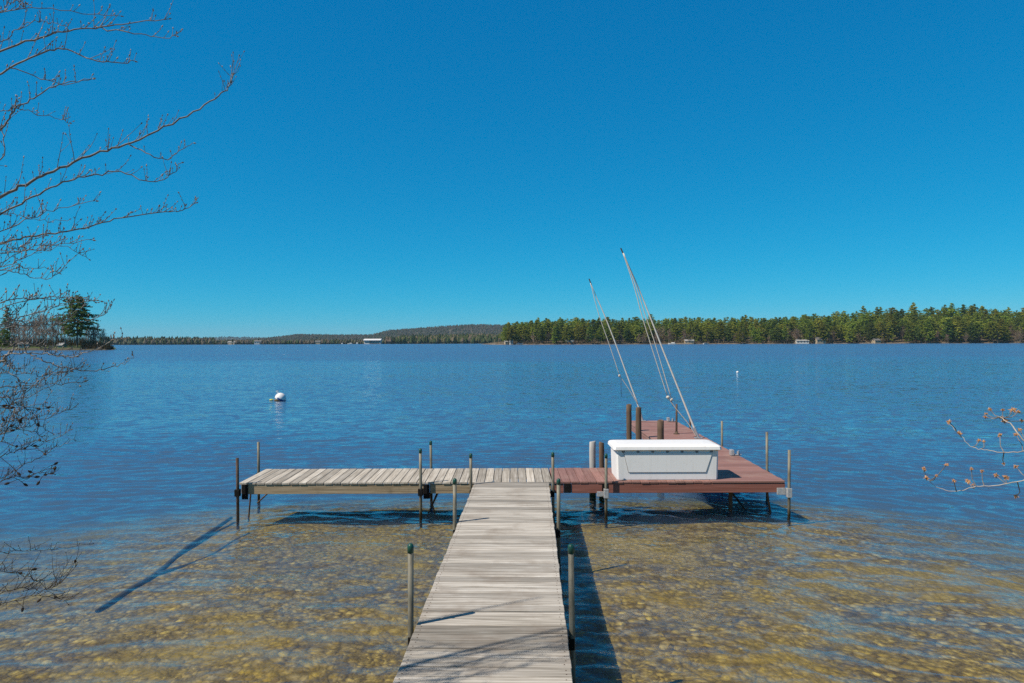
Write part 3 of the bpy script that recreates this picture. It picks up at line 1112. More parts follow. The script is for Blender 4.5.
# lid: crowned, overhanging, with a turned-down lip
L0, L1, LY0, LY1 = B0 - 0.045, B1 + 0.04, BY0 - 0.045, BY1 + 0.04
rings = []
for z, s in ((0.482, 0.012), (0.494, 0.0), (0.540, 0.008), (0.560, 0.035), (0.572, 0.10), (0.578, 0.22)):
    xa, xb, ya, yb = L0 + s, L1 - s, LY0 + s, LY1 - s
    b = 0.03
    rings.append([(xa + b, ya, z), (xb - b, ya, z), (xb, ya + b, z), (xb, yb - b, z), (xb - b, yb, z), (xa + b, yb, z), (xa, yb - b, z), (xa, ya + b, z)])
fs = []
for k in range(len(rings) - 1):
    for i in range(8):
        j = (i + 1) % 8
        fs.append((k * 8 + i, k * 8 + j, k * 8 + 8 + j, k * 8 + 8 + i))
fs.append(tuple(reversed(range(8))))
fs.append(tuple(range(8 * len(rings) - 8, 8 * len(rings))))
m.add([p for r in rings for p in r], fs)
lid = m.build('lid', M['box_white'], bxw)
for i in range(7):
    x = B0 + 0.12 + i * (B1 - B0 - 0.24) / 6
    m = MB()
    m.box(x - 0.022, x + 0.022, BY0 - 0.012, BY0 + 0.01, 0.445, 0.472, 0.004)
    m.build('clip', M['box_seam'], bxw)

# ------------------------------------------------------------------ mooring whips


def smooth_path(pts, n=5):
    """Catmull-Rom through the points"""
    pts = [Vector(p) for p in pts]
    out = []
    for i in range(len(pts) - 1):
        p0, p1, p2, p3 = pts[max(i - 1, 0)], pts[i], pts[i + 1], pts[min(i + 2, len(pts) - 1)]
        for k in range(n):
            t = k / n
            out.append(0.5 * ((2 * p1) + (p2 - p0) * t + (2 * p0 - 5 * p1 + 4 * p2 - p3) * t * t + (3 * p1 - p0 - 3 * p2 + p3) * t ** 3))
    out.append(pts[-1])
    return out


def whip(label, Y, pole, lines, knots, dangling):
    base = at(*pole[0], Y)
    t = thing('mooring_whip', label, 'mooring whip', (base.x, Y, DECK), 0, 'mooring whips on the red finger dock')
    L = lambda p, dy=0.0: at(p[0], p[1], Y + dy) - Vector((base.x, Y, DECK))
    m = MB()
    pp = smooth_path([L(p) for p in pole], 6)
    n = len(pp)
    m.tube(pp, [0.026 + (0.009 - 0.026) * (i / (n - 1)) for i in range(n)], 10)
    m.build('rod', M['whip'], t, True)
    m = MB()
    m.box(-0.09, 0.09, -0.07, 0.07, 0.006, 0.022, 0.004)
    d = (pp[2] - pp[0]).normalized()
    m.tube([Vector((0, 0, 0.01)), d * 0.28 + Vector((0, 0, 0.01))], 0.036, 12)
    m.build('base_socket', M['galv'], t)
    m = MB()
    m.tube([pp[-1] - (pp[-1] - pp[-2]).normalized() * 0.08, pp[-1] + (pp[-1] - pp[-2]).normalized() * 0.10], 0.017, 8)
    m.build('tip_guide', M['dark_rope'], t)
    for ln in lines:
        m = MB()
        m.tube(smooth_path([L(p, -0.05) for p in ln], 5), 0.0095, 6)
        m.build('line', M['rope'], t, True)
    for k in knots:
        c = L(k, -0.05)
        m = MB()
        for j in range(4):
            a = rnd.uniform(0, 6.28)
            u = Vector((math.cos(a), 0.4, math.sin(a))) * 0.03
            m.tube([c - u, c + Vector((0, 0, 0.02)), c + u], 0.022, 7)
        m.build('knot', M['rope'], t, True)
    for dl in dangling:
        m = MB()
        m.tube([L(p, -0.05) for p in dl], 0.006, 6)
        m.build('hanging_line', M['dark_rope'], t, True)
    return t


whip('shorter pale mooring whip leaning over the water from the back end of the red finger', 19.45,
     [(642.5, 421), (638.3, 406), (628, 377.7), (616, 344.7), (604, 314), (596, 296), (590.3, 282)],
     [[(590.5, 283), (598.7, 314), (608.6, 342.5), (619.6, 375.5)], [(619.6, 375.5), (629, 389.5), (637.6, 404)]],
     [(619.6, 376)], [[(621, 379), (621.3, 397)]])
whip('taller pale mooring whip with doubled lines rising behind the white dock box', 15.9,
     [(698.5, 438.5), (683, 400), (664.6, 354), (649, 314), (635.6, 281), (622.5, 252)],
     [[(623, 253), (634, 286), (641.5, 314), (650.8, 344.6), (667.7, 397)], [(623.5, 253), (636, 286), (645, 314), (655.4, 344.6), (671.4, 398.5)],
      [(668, 397.5), (675.5, 408), (689, 424.6), (696.5, 437)]],
     [(668, 397.5), (671.5, 400)], [[(671.4, 400), (673, 406)]])

# ------------------------------------------------------------------ buoys and the sunken limb
q = on_plane(279.5, 400.5, 0.0)
by1 = thing('mooring_buoy', 'round white mooring buoy with a blue band floating left of centre', 'buoy', (q.x, q.y, 0))


def ball(mb, c, r, n=18, k=10, z0=-1.0, z1=1.0, tilt=0.0):
    prof = []
    for i in range(k + 1):
        s = z0 + (z1 - z0) * i / k
        s = max(-0.999, min(0.999, s))
        prof.append((max(0.004, r * math.sqrt(1 - s * s)), r * s))
    mb.lathe(c, prof, n)


m = MB()
ball(m, (0, 0, 0.12), 0.27, 20, 12, -0.25, 1.0)
b = m.build('ball', M['buoy_white'], by1, True)
m = MB()
ball(m, (0, 0, 0.12), 0.271, 20, 4, -0.62, -0.255)
o = m.build('waterline_band', M['algae'], by1, True)
m = MB()
ball(m, (0, 0, 0.12), 0.2735, 20, 4, -0.2, 0.12)
o = m.build('blue_band', M['buoy_blue'], by1, True)
b.rotation_euler = (0, R(24), 0)
o.rotation_euler = (0, R(30), 0)
m = MB()
m.tube([(-0.10 + 0.06 * math.cos(a), 0, 0.42 + 0.05 * math.sin(a)) for a in [i * 0.5 for i in range(14)]], 0.012, 6)
m.build('ring', M['galv'], by1)
q2 = on_plane(271.5, 400.3, 0.0)
fl = thing('pickup_float', 'small yellow pick-up float on the water beside the round white buoy', 'float', (q2.x, q2.y, 0))
m = MB()
m.tube([(-0.11, 0, 0.015), (-0.06, 0, 0.025), (0.04, 0, 0.03), (0.09, 0, 0.02)], [0.015, 0.038, 0.038, 0.015], 10)
m.build('float_body', M['yellow_float'], fl, True)
m = MB()
m.tube([(0.10, 0, 0.03), (0.17, 0, 0.012), (0.26, 0, 0.01)], 0.012, 6)
m.build('line', M['rope'], fl)
q = on_plane(737.5, 372.6, 0.0)
m = MB()
ball(m, (0, 0, 0.04), 0.11, 14, 10)
o = m.build('buoy', [M['buoy_white']], None, True)
o.location = (q.x, q.y, 0)
tag(o, 'tiny white buoy far out on the water to the right of the whips', 'buoy')

lm = MB()
zb_ = -0.135
main = [on_plane(*p, zb_) for p in ((96, 611), (107, 605), (129, 591), (157, 574), (187, 548), (212, 531), (231, 518))]
fork = [on_plane(*p, zb_) for p in ((157, 575), (188, 566), (212, 556), (232, 543), (249, 534))]
lm.tube(smooth_path(main, 4), [0.018 + 0.020 * min(1, i / 8) - 0.008 * max(0, i - 14) / 10 for i in range(25)], 9)
lm.tube(smooth_path(fork, 4), [0.038 - 0.012 * i / 16 for i in range(17)], 9)
tag(lm.build('sunken_limb', M['log'], None, True), 'dark forked tree limb lying under the clear water left of the dock', 'sunken limb')


# ------------------------------------------------------------------ trees far away
def pine_parts(h, wd, seed, levels=17, per=6, q=0.8, low=0.22, ragged=0.3, top_pow=0.8, clump=3):
    rg = random.Random(seed)
    tr = MB()
    tr.tube([(0, 0, -0.6), (0.1, 0.05, h * 0.35), (0.0, 0.1, h * 0.7), (0.05, 0, h * 0.98)], [h * 0.016, h * 0.013, h * 0.008, 0.04], 6)
    cr = MB()
    lobes = [rg.uniform(0.72, 1.22) for _ in range(7)]
    for i in range(levels):
        for k in range(per):
            if rg.random() < 0.12:
                continue
            f = (i + rg.uniform(-0.8, 0.8)) / (levels - 1)
            f = min(max(f, 0), 1)
            z = h * (low + (1 - low) * f)
            prof = (1 - f) ** top_pow * (0.55 + 0.45 * min(1, f / 0.22))
            a = 2 * math.pi * (k + rg.random()) / per
            ln = wd * 0.5 * prof * rg.uniform(1 - ragged, 1 + ragged) * lobes[(int(a * 2) + i // 4) % 7] + 0.25
            rise = rg.uniform(-0.12, 0.25)
            nq = max(2, int(ln / (q * 0.55)))
            for j in range(nq):
                s = (j + rg.random()) / nq
                s = 0.18 + 0.82 * s
                for c in range(clump):
                    p = (math.cos(a) * ln * s + rg.gauss(0, q * 0.35), math.sin(a) * ln * s + rg.gauss(0, q * 0.35), z + rise * ln * s - 0.10 * ln * s * s + rg.gauss(0, q * 0.22))
                    cr.leafquad(p, q * rg.uniform(0.45, 0.85), rg)
    for c in range(6):
        cr.leafquad((rg.gauss(0, 0.2), rg.gauss(0, 0.2), h * (0.96 + 0.04 * c / 6)), q * 0.5, rg)
    return tr, cr


def bare_parts(h, wd, seed, depth=3, sides=4, thin=0.030):
    rg = random.Random(seed)
    tr = MB()
    cr = MB()
    tr.tube([(0, 0, -0.5), (0.05, 0, h * 0.3), (rg.uniform(-.3, .3), rg.uniform(-.3, .3), h * 0.62), (rg.uniform(-.4, .4), rg.uniform(-.4, .4), h * 0.9)], [h * 0.013, h * 0.010, h * 0.006, h * 0.002], 6)

    def grow(p, d, l, r, lev):
        mid = p + d * l * 0.5 + Vector((rg.gauss(0, 1), rg.gauss(0, 1), rg.gauss(0, 1))) * l * 0.04
        e = p + d * l + Vector((0, 0, l * 0.06))
        cr.tube([p, mid, e], [r, r * 0.75, r * 0.5], sides if lev < 2 else 3, False)
        if lev >= depth:
            return
        for k in range(rg.choice((3, 4, 4))):
            t = rg.uniform(0.35, 1.0)
            s = p + (e - p) * t
            nd = (d + Vector((rg.gauss(0, 0.5), rg.gauss(0, 0.5), rg.gauss(0.12, 0.35)))).normalized()
            grow(s, nd, l * rg.uniform(0.45, 0.68), max(thin * 0.6, r * 0.5), lev + 1)
    for k in range(16):
        f = rg.uniform(0.14, 0.88)
        a = rg.uniform(0, 6.28)
        o = rg.uniform(0.5, 1.0) * wd / h
        d = Vector((math.cos(a) * o * 1.5, math.sin(a) * o * 1.5, 1)).normalized()
        grow(Vector((0, 0, h * f)), d, h * rg.uniform(0.20, 0.34) * (1.15 - f * 0.8), thin * 1.8, 1)
    return tr, cr


def tree(name, label, cat, parts, mats, loc, rz=0, group=None):
    t = thing(name, label, cat, loc, rz, group)
    parts[0].build('trunk', M[mats[0]], t)
    parts[1].build('crown', M[mats[1]], t)
    return t


# terrain of the right-hand headland: a low wooded rise behind a stony shore
def shore_y(X):
    return float(np.interp(X, [-40, -16, 60, 200, 350, 520, 700], [800, 722, 706, 700, 690, 660, 600]))


def head_z(X, Y):
    d = Y - shore_y(X)
    e = max(0.0, min(1.0, (X + 24) / 60.0))
    rise = float(np.interp(X, [-20, 60, 200, 330, 420, 480, 600], [3.0, 7, 7.5, 10, 15, 16, 12]))
    z = np.interp(d, [-30, -6, 0, 6, 30, 110, 260], [-3, -1.2, 0.0, 1.0, 0.12 * rise + 1.0, rise, rise * 1.05])
    if X < -18:
        z = z - 0.12 * (-18 - X)
    return float(z)


hx = np.concatenate([np.arange(-60, 40, 4.0), np.arange(40, 900, 10.0)])
dv = np.array([-30, -15, -6, -2, 0, 2, 4, 7, 12, 20, 30, 50, 80, 120, 180, 260.])
m = MB()
for X in hx:
    for d in dv:
        Y = shore_y(X) + d
        m.v.append((X, Y, head_z(X, Y) + (0.25 * math.sin(X * 0.37) * math.sin(X * 0.11 + d) if -3 < d < 10 else 0)))
nd = len(dv)
for i in range(len(hx) - 1):
    for j in range(nd - 1):
        m.f.append((i * nd + j, (i + 1) * nd + j, (i + 1) * nd + j + 1, i * nd + j + 1))
        m.m.append(1 if dv[j] < 6 else 0)
tag(m.build('headland_ground', [M['shore'], M['beach']], None, True), 'leaf-strewn ground of the wooded headland', kind='structure')

pine_specs = []
for i in range(7):
    h = rnd.uniform(20, 25)
    wd = rnd.uniform(11, 15)
    pine_specs.append(pine_parts(h, wd, 100 + i, 15, 8, 0.88, [0.12, 0.18, 0.26, 0.14, 0.20, 0.30, 0.08][i], 0.38, [0.52, 0.44, 0.38, 0.6, 0.42, 0.34, 0.55][i], 5))
gp = 'pines in the forest on the right-hand shore'
pine_lab = ['tall olive green pine in the forest on the far right shore', 'broad dark green pine in the forest on the far right shore']
protos = []
for i, sp_ in enumerate(pine_specs):
    protos.append((sp_[0].mesh('trunk', M['trunk_far']), sp_[1].mesh('crown', M['pine_dark'] if i in (1, 4) else M['pine']), i in (1, 4)))


def far_tree(name, label, cat, proto, loc, rz, sc, group):
    t = bpy.data.objects.new(name, None)
    C.objects.link(t)
    t.location = loc
    t.rotation_euler = (rnd.gauss(0, 0.02), rnd.gauss(0, 0.02), rz)
    t.scale = sc
    tag(t, label, cat, group)
    for nm, me in (('trunk', proto[0]), ('crown', proto[1])):
        o = bpy.data.objects.new(nm, me)
        C.objects.link(o)
        o.parent = t
    return t


bare_gaps = [(655, 688), (786, 803), (893, 903), (938, 945), (1010, 1024), (546, 556)]
rows = [(5, 66, 0.80), (16, 62, 0.92), (34, 56, 1.0), (62, 52, 1.04), (100, 48, 1.06)]
npine = 0
for ri, (dd, cnt, ss) in enumerate(rows):
    for k in range(cnt):
        f = (k + rnd.uniform(0.05, 0.95)) / cnt
        px = 499 + ri * 3.0 + f * (1034 - 499)
        if ri < 2 and any(a < px < b for a, b in bare_gaps) and rnd.random() < 0.85:
            continue
        Y0 = 705.0
        X = (px - 512) / F * Y0
        Y = shore_y(X) + dd + rnd.uniform(-4, 6)
        X = (px - 512) / F * Y
        # lower at the tip of the headland, taller towards the right
        hs_ = 1.04 * ss * rnd.uniform(0.86, 1.10) * float(np.interp(px, [497, 512, 540, 620, 760, 900, 960, 1024], [0.86, 0.98, 1.02, 1.0, 0.96, 1.08, 1.15, 1.05]))
        pr = rnd.choice(protos)
        far_tree('pine_tree', pine_lab[1] if pr[2] else pine_lab[0], 'tree', pr, (X, Y, head_z(X, Y)), rnd.uniform(0, 6.28), (hs_ * rnd.uniform(0.85, 1.1),) * 2 + (hs_,), gp)
        npine += 1

bspecs = [bare_parts(rnd.uniform(11, 15), rnd.uniform(7, 10), 300 + i, 3, 3, 0.07) for i in range(4)]
bprotos = [(a.mesh('trunk', M['trunk_far']), b.mesh('crown', M['twigs_far'])) for a, b in bspecs]
gb = 'leafless trees along the right-hand shore'
for a, b in bare_gaps:
    for k in range(max(3, int((b - a) / 2.0))):
        px = rnd.uniform(a, b)
        Y = shore_y((px - 512) / F * 705) + rnd.uniform(3, 22)
        X = (px - 512) / F * Y
        s = rnd.uniform(0.85, 1.25)
        far_tree('bare_tree', 'leafless brown tree among the pines on the far right shore', 'tree', rnd.choice(bprotos), (X, Y, head_z(X, Y)), rnd.uniform(0, 6.28), (s * 1.1, s * 1.1, s), gb)
for k in range(58):
    px = rnd.uniform(520, 1024)
    Y = shore_y((px - 512) / F * 705) + rnd.uniform(0, 8)
    X = (px - 512) / F * Y
    s = rnd.uniform(0.5, 1.05)
    far_tree('bare_tree', 'leafless brown tree among the pines on the far right shore', 'tree', rnd.choice(bprotos), (X, Y, head_z(X, Y)), rnd.uniform(0, 6.28), (s * 1.2, s * 1.2, s), gb)
# the rest of the forest: the crowns and stems standing behind and between the 280 nearest pines
m = MB()
rg = random.Random(71)
for k in range(320):
    px = 503 + (k + rg.random()) / 320 * 530
    Y = shore_y((px - 512) / F * 705) + rg.choice((24, 46, 80, 80, 125, 125)) + rg.uniform(-6, 8)
    X = (px - 512) / F * Y
    sc = 1.05 * rg.uniform(0.86, 1.05) * float(np.interp(px, [497, 512, 540, 620, 760, 900, 960, 1024], [0.8, 0.92, 0.98, 0.96, 0.93, 1.02, 1.08, 1.0]))
    tr_, cr_ = pine_parts(22 * sc, 13 * sc, 900 + k, 10, 5, 1.5, 0.12, 0.38, 0.5, 2)
    zz = head_z(X, Y)
    m.mi = 0
    m.add([(v[0] + X, v[1] + Y, v[2] + zz) for v in cr_.v], cr_.f)
    m.mi = 1
    m.add([(v[0] + X, v[1] + Y, v[2] + zz) for v in tr_.v], tr_.f)
tag(m.build('pine_forest', [M['pine'], M['trunk_far']]), 'dense pine forest standing behind the nearest pines of the right-hand shore', 'forest', kind='stuff')
# brush along the shore
m = MB()
rg = random.Random(77)
for k in range(2600):
    X = rg.uniform(-18, 560)
    d = abs(rg.gauss(0, 1)) * 9 + 2
    Y = shore_y(X) + d
    z = head_z(X, Y)
    m.leafquad((X, Y, z + rg.uniform(0.1, 2.4)), rg.uniform(0.4, 1.0), rg)
tag(m.build('shore_brush', M['brush'], None), 'low brown brush under the pines along the right-hand shore', 'brush', kind='stuff')


# ------------------------------------------------------------------ buildings
def house(name, label, loc, rz, w_, d_, h_, roof_h, wall, roof, nwin=3, group=None, big=False):
    t = thing(name, label, 'building' if big else 'house', loc, rz, group)
    m = MB()
    # walls with gable ends
    a, b = w_ / 2, d_ / 2
    m.add([(-a, -b, -1.5), (a, -b, -1.5), (a, b, -1.5), (-a, b, -1.5), (-a, -b, h_), (a, -b, h_), (a, b, h_), (-a, b, h_), (-a, 0, h_ + roof_h), (a, 0, h_ + roof_h)],
          [(0, 1, 5, 4), (2, 3, 7, 6), (1, 2, 6, 9, 5), (3, 0, 4, 8, 7), (0, 3, 2, 1)])
    m.build('wall', M[wall], t)
    m = MB()
    o = 0.45
    s = roof_h / b
    th = 0.22
    for sg in (-1, 1):
        y1, z1 = sg * (b + o), h_ - o * s
        vs = [(-a - o, 0, h_ + roof_h + 0.02), (a + o, 0, h_ + roof_h + 0.02), (a + o, y1, z1 + 0.02), (-a - o, y1, z1 + 0.02)]
        vs += [(x, y, z + th) for x, y, z in vs]
        m.add(vs, [(0, 1, 2, 3), (7, 6, 5, 4), (0, 4, 5, 1), (1, 5, 6, 2), (2, 6, 7, 3), (3, 7, 4, 0)])
    rf = m.build('roof', M[roof], t)
    m = MB()
    m.box(a * 0.4, a * 0.4 + 0.7, 0.3, 1.0, h_ + roof_h * 0.4, h_ + roof_h + 0.9)
    m.build('chimney', M['roof_dark'], rf)
    for i in range(nwin):
        x = -a + (i + 0.5) * w_ / nwin
        ww, hh = min(1.3, w_ / nwin * 0.55), min(1.4, h_ * 0.45)
        m = MB()
        m.box(x - ww / 2, x + ww / 2, -b - 0.06, -b + 0.02, h_ * 0.38, h_ * 0.38 + hh)
        wn = m.build('window', M['glass'], t)
        m = MB()
        for u0, u1, v0, v1 in ((x - ww / 2 - 0.1, x + ww / 2 + 0.1, h_ * 0.38 - 0.1, h_ * 0.38 - 0.003), (x - ww / 2 - 0.1, x + ww / 2 + 0.1, h_ * 0.38 + hh + 0.003, h_ * 0.38 + hh + 0.1)):
            m.box(u0, u1, -b - 0.09, -b - 0.003, v0, v1)
        m.build('frame', M['wall_white'], wn)
    return t


def head_at(px, d):
    Y = shore_y((px - 512) / F * 705) + d
    X = (px - 512) / F * Y
    return (X, Y, head_z(X, Y))


house('lake_house', 'beige gabled house among the pines, largest house on the right shore', head_at(819.5, 3), R(8), 9.5, 7, 3.8, 2.4, 'wall_beige', 'roof_dark', 3)
house('cottage', 'long low white cottage on the shore left of the beige gabled house', head_at(802, 3), R(-6), 12, 6, 2.4, 1.2, 'wall_white', 'roof_pale', 4)
house('cottage', 'small cream cottage under the pines farthest to the right', head_at(876, 4), R(12), 6.5, 5.5, 2.8, 1.6, 'wall_beige', 'roof_dark', 2)
house('cottage', 'small brown cottage with a pale roof behind the shorter whip', head_at(570, 6), R(-12), 8, 6, 2.4, 1.6, 'wall_brown', 'roof_pale', 2)
house('boathouse', 'narrow white boathouse near the tip of the headland', head_at(511, 3), R(20), 3.0, 4, 3.6, 1.4, 'wall_white', 'roof_pale', 1)
house('boathouse', 'narrow beige shed beside the white boathouse at the headland tip', head_at(506, 3), R(20), 3.0, 4, 2.6, 1.2, 'wall_beige', 'roof_pale', 1)
house('cottage', 'low pale cottage on the beach between the taller whip and its line', head_at(689, 5), R(-4), 9, 6, 2.4, 1.4, 'wall_beige', 'roof_pale', 3)


def boat(label, loc, rz, L, hullm, coverm, group=None):
    """a small motor boat: pointed hull, deck cover and windscreen"""
    t = thing('motor_boat', label, 'boat', loc, rz, group)
    m = MB()
    secs = [(-0.5, 0.17, 0.0), (-0.2, 0.19, 0.0), (0.2, 0.17, 0.01), (0.4, 0.09, 0.03), (0.5, 0.005, 0.05)]
    vs = []
    for f, b, r in secs:
        x = f * L
        vs += [(x, -b * L, 0.14 * L + r * L), (x, -b * 0.75 * L, 0.0), (x, 0, -0.05 * L), (x, b * 0.75 * L, 0.0), (x, b * L, 0.14 * L + r * L)]
    fs = []
    for i in range(4):
        for k in range(4):
            fs.append((i * 5 + k, i * 5 + k + 5, i * 5 + k + 6, i * 5 + k + 1))
        fs.append((i * 5, i * 5 + 4, i * 5 + 9, i * 5 + 5))
    fs.append((0, 1, 2, 3, 4))
    m.add(vs, fs)
    m.build('hull', M[hullm], t)
    m = MB()
    m.add([(-0.4 * L, -0.14 * L, 0.145 * L), (0.12 * L, -0.14 * L, 0.145 * L), (0.12 * L, 0.14 * L, 0.145 * L), (-0.4 * L, 0.14 * L, 0.145 * L),
           (-0.35 * L, -0.10 * L, 0.23 * L), (0.02 * L, -0.10 * L, 0.26 * L), (0.02 * L, 0.10 * L, 0.26 * L), (-0.35 * L, 0.10 * L, 0.23 * L)],
          [(0, 3, 2, 1), (4, 5, 6, 7), (0, 1, 5, 4), (1, 2, 6, 5), (2, 3, 7, 6), (3, 0, 4, 7)])
    m.build('cover', M[coverm], t)
    return t


def wat(px, Y):
    return ((px - 512) / F * Y, Y, 0.0)


boat('boat under a dark blue cover drawn up beside the headland boathouses', head_at(520, 2), R(10), 7, 'wall_white', 'tarp_blue')
boat('white boat moored off the beach below the low pale cottage', wat(672, 690), R(160), 7.5, 'wall_white', 'wall_white')
boat('white boat lying at the shore just right of the low pale cottage', wat(706, 688), R(20), 6, 'wall_white', 'roof_dark')
# little floating jetties on the headland shore
for px, lab in ((681, 'pale floating jetty on the beach behind the taller whip'), (868, 'pale floating jetty below the cream cottage')):
    t = thing('jetty', lab, 'jetty', wat(px, shore_y((px - 512) / F * 705) - 5), R(rnd.uniform(-8, 8)))
    m = MB()
    m.box(-5.5, 5.5, -1.0, 1.0, 0.25, 0.6, 0.05)
    m.build('deck', M['wall_beige'], t)
    for sx in (-5, 5):
        m = MB()
        m.tube([(sx, -0.8, -2), (sx, -0.8, 1.3)], 0.12, 6)
        m.build('post', M['pipe'], t)

# ------------------------------------------------------------------ left peninsula
PY = 290.0


def pen_front(X):
    return float(np.interp(X, [-420, -200, -172, -164, -150], [286, 288, 294, 306, 330]))


def pen_z(X, Y):
    d = Y - pen_front(X)
    z = float(np.interp(d, [-20, -4, 0, 3, 25, 100], [-3, -0.8, 0.05, 0.9, 2.0, 2.6]))
    k = max(0.0, (X / Y + 0.594) * 290) * 0.6
    return z - k


m = MB()
px_ = np.concatenate([np.arange(-430, -240, 10.0), np.arange(-240, -140, 2.0)])
dv = np.array([-20, -8, -3, -1, 0, 1, 3, 6, 12, 25, 50, 100.])
for X in px_:
    for d in dv:
        Y = pen_front(X) + d
        m.v.append((X, Y, pen_z(X, Y) + (0.15 * math.sin(X * 0.9 + d) if -2 < d < 7 else 0)))
nd = len(dv)
for i in range(len(px_) - 1):
    for j in range(nd - 1):
        m.f.append((i * nd + j, (i + 1) * nd + j, (i + 1) * nd + j + 1, i * nd + j + 1))
        m.m.append(1 if dv[j] < 2 else 0)
tag(m.build('peninsula_ground', [M['lawn'], M['hill']], None, True), 'thin spring lawn on the low peninsula at left', kind='structure')


def pen_at(px, d):
    X = (px - 512) / F * PY
    Y = pen_front(X) + d
    X = (px - 512) / F * Y
    return (X, Y, pen_z(X, Y))


tree('pine_tree', 'big shaggy white pine standing alone at the water on the left peninsula', 'tree',
     pine_parts(22.5, 15.0, 47, 24, 8, 0.75, 0.25, 0.60, 0.42, 4), ('trunk_far', 'pine_dark'), pen_at(77, 6))
tree('pine_tree', 'slim pointed pine behind the bare trees at the left edge', 'tree',
     pine_parts(17.5, 7.5, 42, 18, 6, 0.6, 0.30, 0.3, 0.8, 3), ('trunk_far', 'pine_dark'), pen_at(7, 28))
tree('pine_tree', 'low bushy pine below the slim pointed pine at the left edge', 'tree',
     pine_parts(7.5, 9.0, 43, 12, 7, 0.55, 0.08, 0.3, 0.5, 3), ('trunk_far', 'pine_dark'), pen_at(5, 14))
pb = [bare_parts(rnd.uniform(13, 16), rnd.uniform(6, 9), 500 + i, 4, 3, 0.055) for i in range(4)]
pbp = [(a.mesh('trunk', M['trunk_far']), b.mesh('crown', M['twigs_grey'])) for a, b in pb]
gl = 'leafless trees on the left peninsula'
for px, d, s in ((20, 20, 0.9), (27, 9, 0.75), (33, 24, 1.0), (40, 8, 1.05), (47, 20, 0.95), (53, 7, 0.9), (58, 26, 1.0), (64, 14, 0.85), (88, 12, 0.75), (94, 8, 0.75), (98, 14, 0.68), (103, 6, 0.55), (109, 6, 0.40), (68, 30, 0.8), (14, 30, 0.8), (-4, 18, 0.9), (24, 34, 0.9), (44, 36, 0.9), (16, 12, 0.6), (23, 16, 0.65), (30, 14, 0.55), (36, 13, 0.7), (43, 15, 0.6), (50, 13, 0.65), (57, 15, 0.6), (61, 34, 0.95), (36, 40, 0.9), (10, 40, 0.85), (86, 16, 0.6), (91, 6, 0.5), (96, 7, 0.5), (101, 10, 0.5), (106, 5, 0.36)):
    far_tree('bare_tree', 'leafless grey tree on the low peninsula at left', 'tree', rnd.choice(pbp), pen_at(px, d), rnd.uniform(0, 6.28), (s, s, s), gl)
m = MB()
rg = random.Random(78)
for k in range(2600):
    right = rg.random() < 0.4
    px = rg.uniform(82, 113) if right else rg.uniform(-30, 100)
    d = rg.uniform(1.0, 9) if right else rg.uniform(10, 45)
    x, y, z = pen_at(px, d)
    hh = rg.uniform(0.8, 3.2) * (1.0 if px < 96 else 0.7)
    if not right:
        hh *= 1.6
    for j in range(3):
        dx, dy = rg.gauss(0, .35), rg.gauss(0, .35)
        m.tube([(x, y, z), (x + dx * 0.4, y + dy * 0.4, z + hh * 0.6), (x + dx, y + dy, z + hh * rg.uniform(0.8, 1.2))], [0.035, 0.025, 0.012], 3, False)
    for j in range(3):
        m.leafquad((x + rg.gauss(0, .5), y + rg.gauss(0, .5), z + hh * rg.uniform(0.1, 0.7)), rg.uniform(0.1, 0.28), rg)
tag(m.build('peninsula_brush', M['brush'], None), 'tangled brown brush on the left peninsula', 'brush', kind='stuff')
x, y, z = pen_at(24, 8)
house('cabin', 'small white cabin seen through the branches at far left', (x, y, z), R(15), 3.2, 3, 1.5, 0.8, 'wall_white', 'roof_dark', 2)
x, y, z = pen_at(62, 7)
house('cabin', 'little pale cabin left of the big shaggy pine', (x, y, z), R(-10), 2.2, 2.2, 1.1, 0.7, 'wall_beige', 'roof_pale', 1)
for px, d, s, lab in ((70, 1.2, 0.8, 'grey boulder at the waterline below the big shaggy pine'), (100, 0.6, 0.7, 'flat grey boulder near the tip of the left peninsula'), (112, -0.2, 0.9, 'outermost dark boulder off the tip of the left peninsula')):
    m = MB()
    rg = random.Random(int(px))
    vs = []
    for i in range(5):
        for k in range(9):
            t = 2 * math.pi * k / 9
            ph = -0.5 + 2.0 * i / 4
            r = s * math.cos(ph) * rg.uniform(0.85, 1.2)
            vs.append((1.6 * r * math.cos(t), r * math.sin(t), s * 0.7 * math.sin(ph)))
    fs = [(i * 9 + k, i * 9 + (k + 1) % 9, i * 9 + 9 + (k + 1) % 9, i * 9 + 9 + k) for i in range(4) for k in range(9)]
    fs.append(tuple(range(36, 45)))
    m.add(vs, fs)
    o = m.build('boulder', M['beach'])
    o.location = pen_at(px, d)
    tag(o, lab, 'rock')


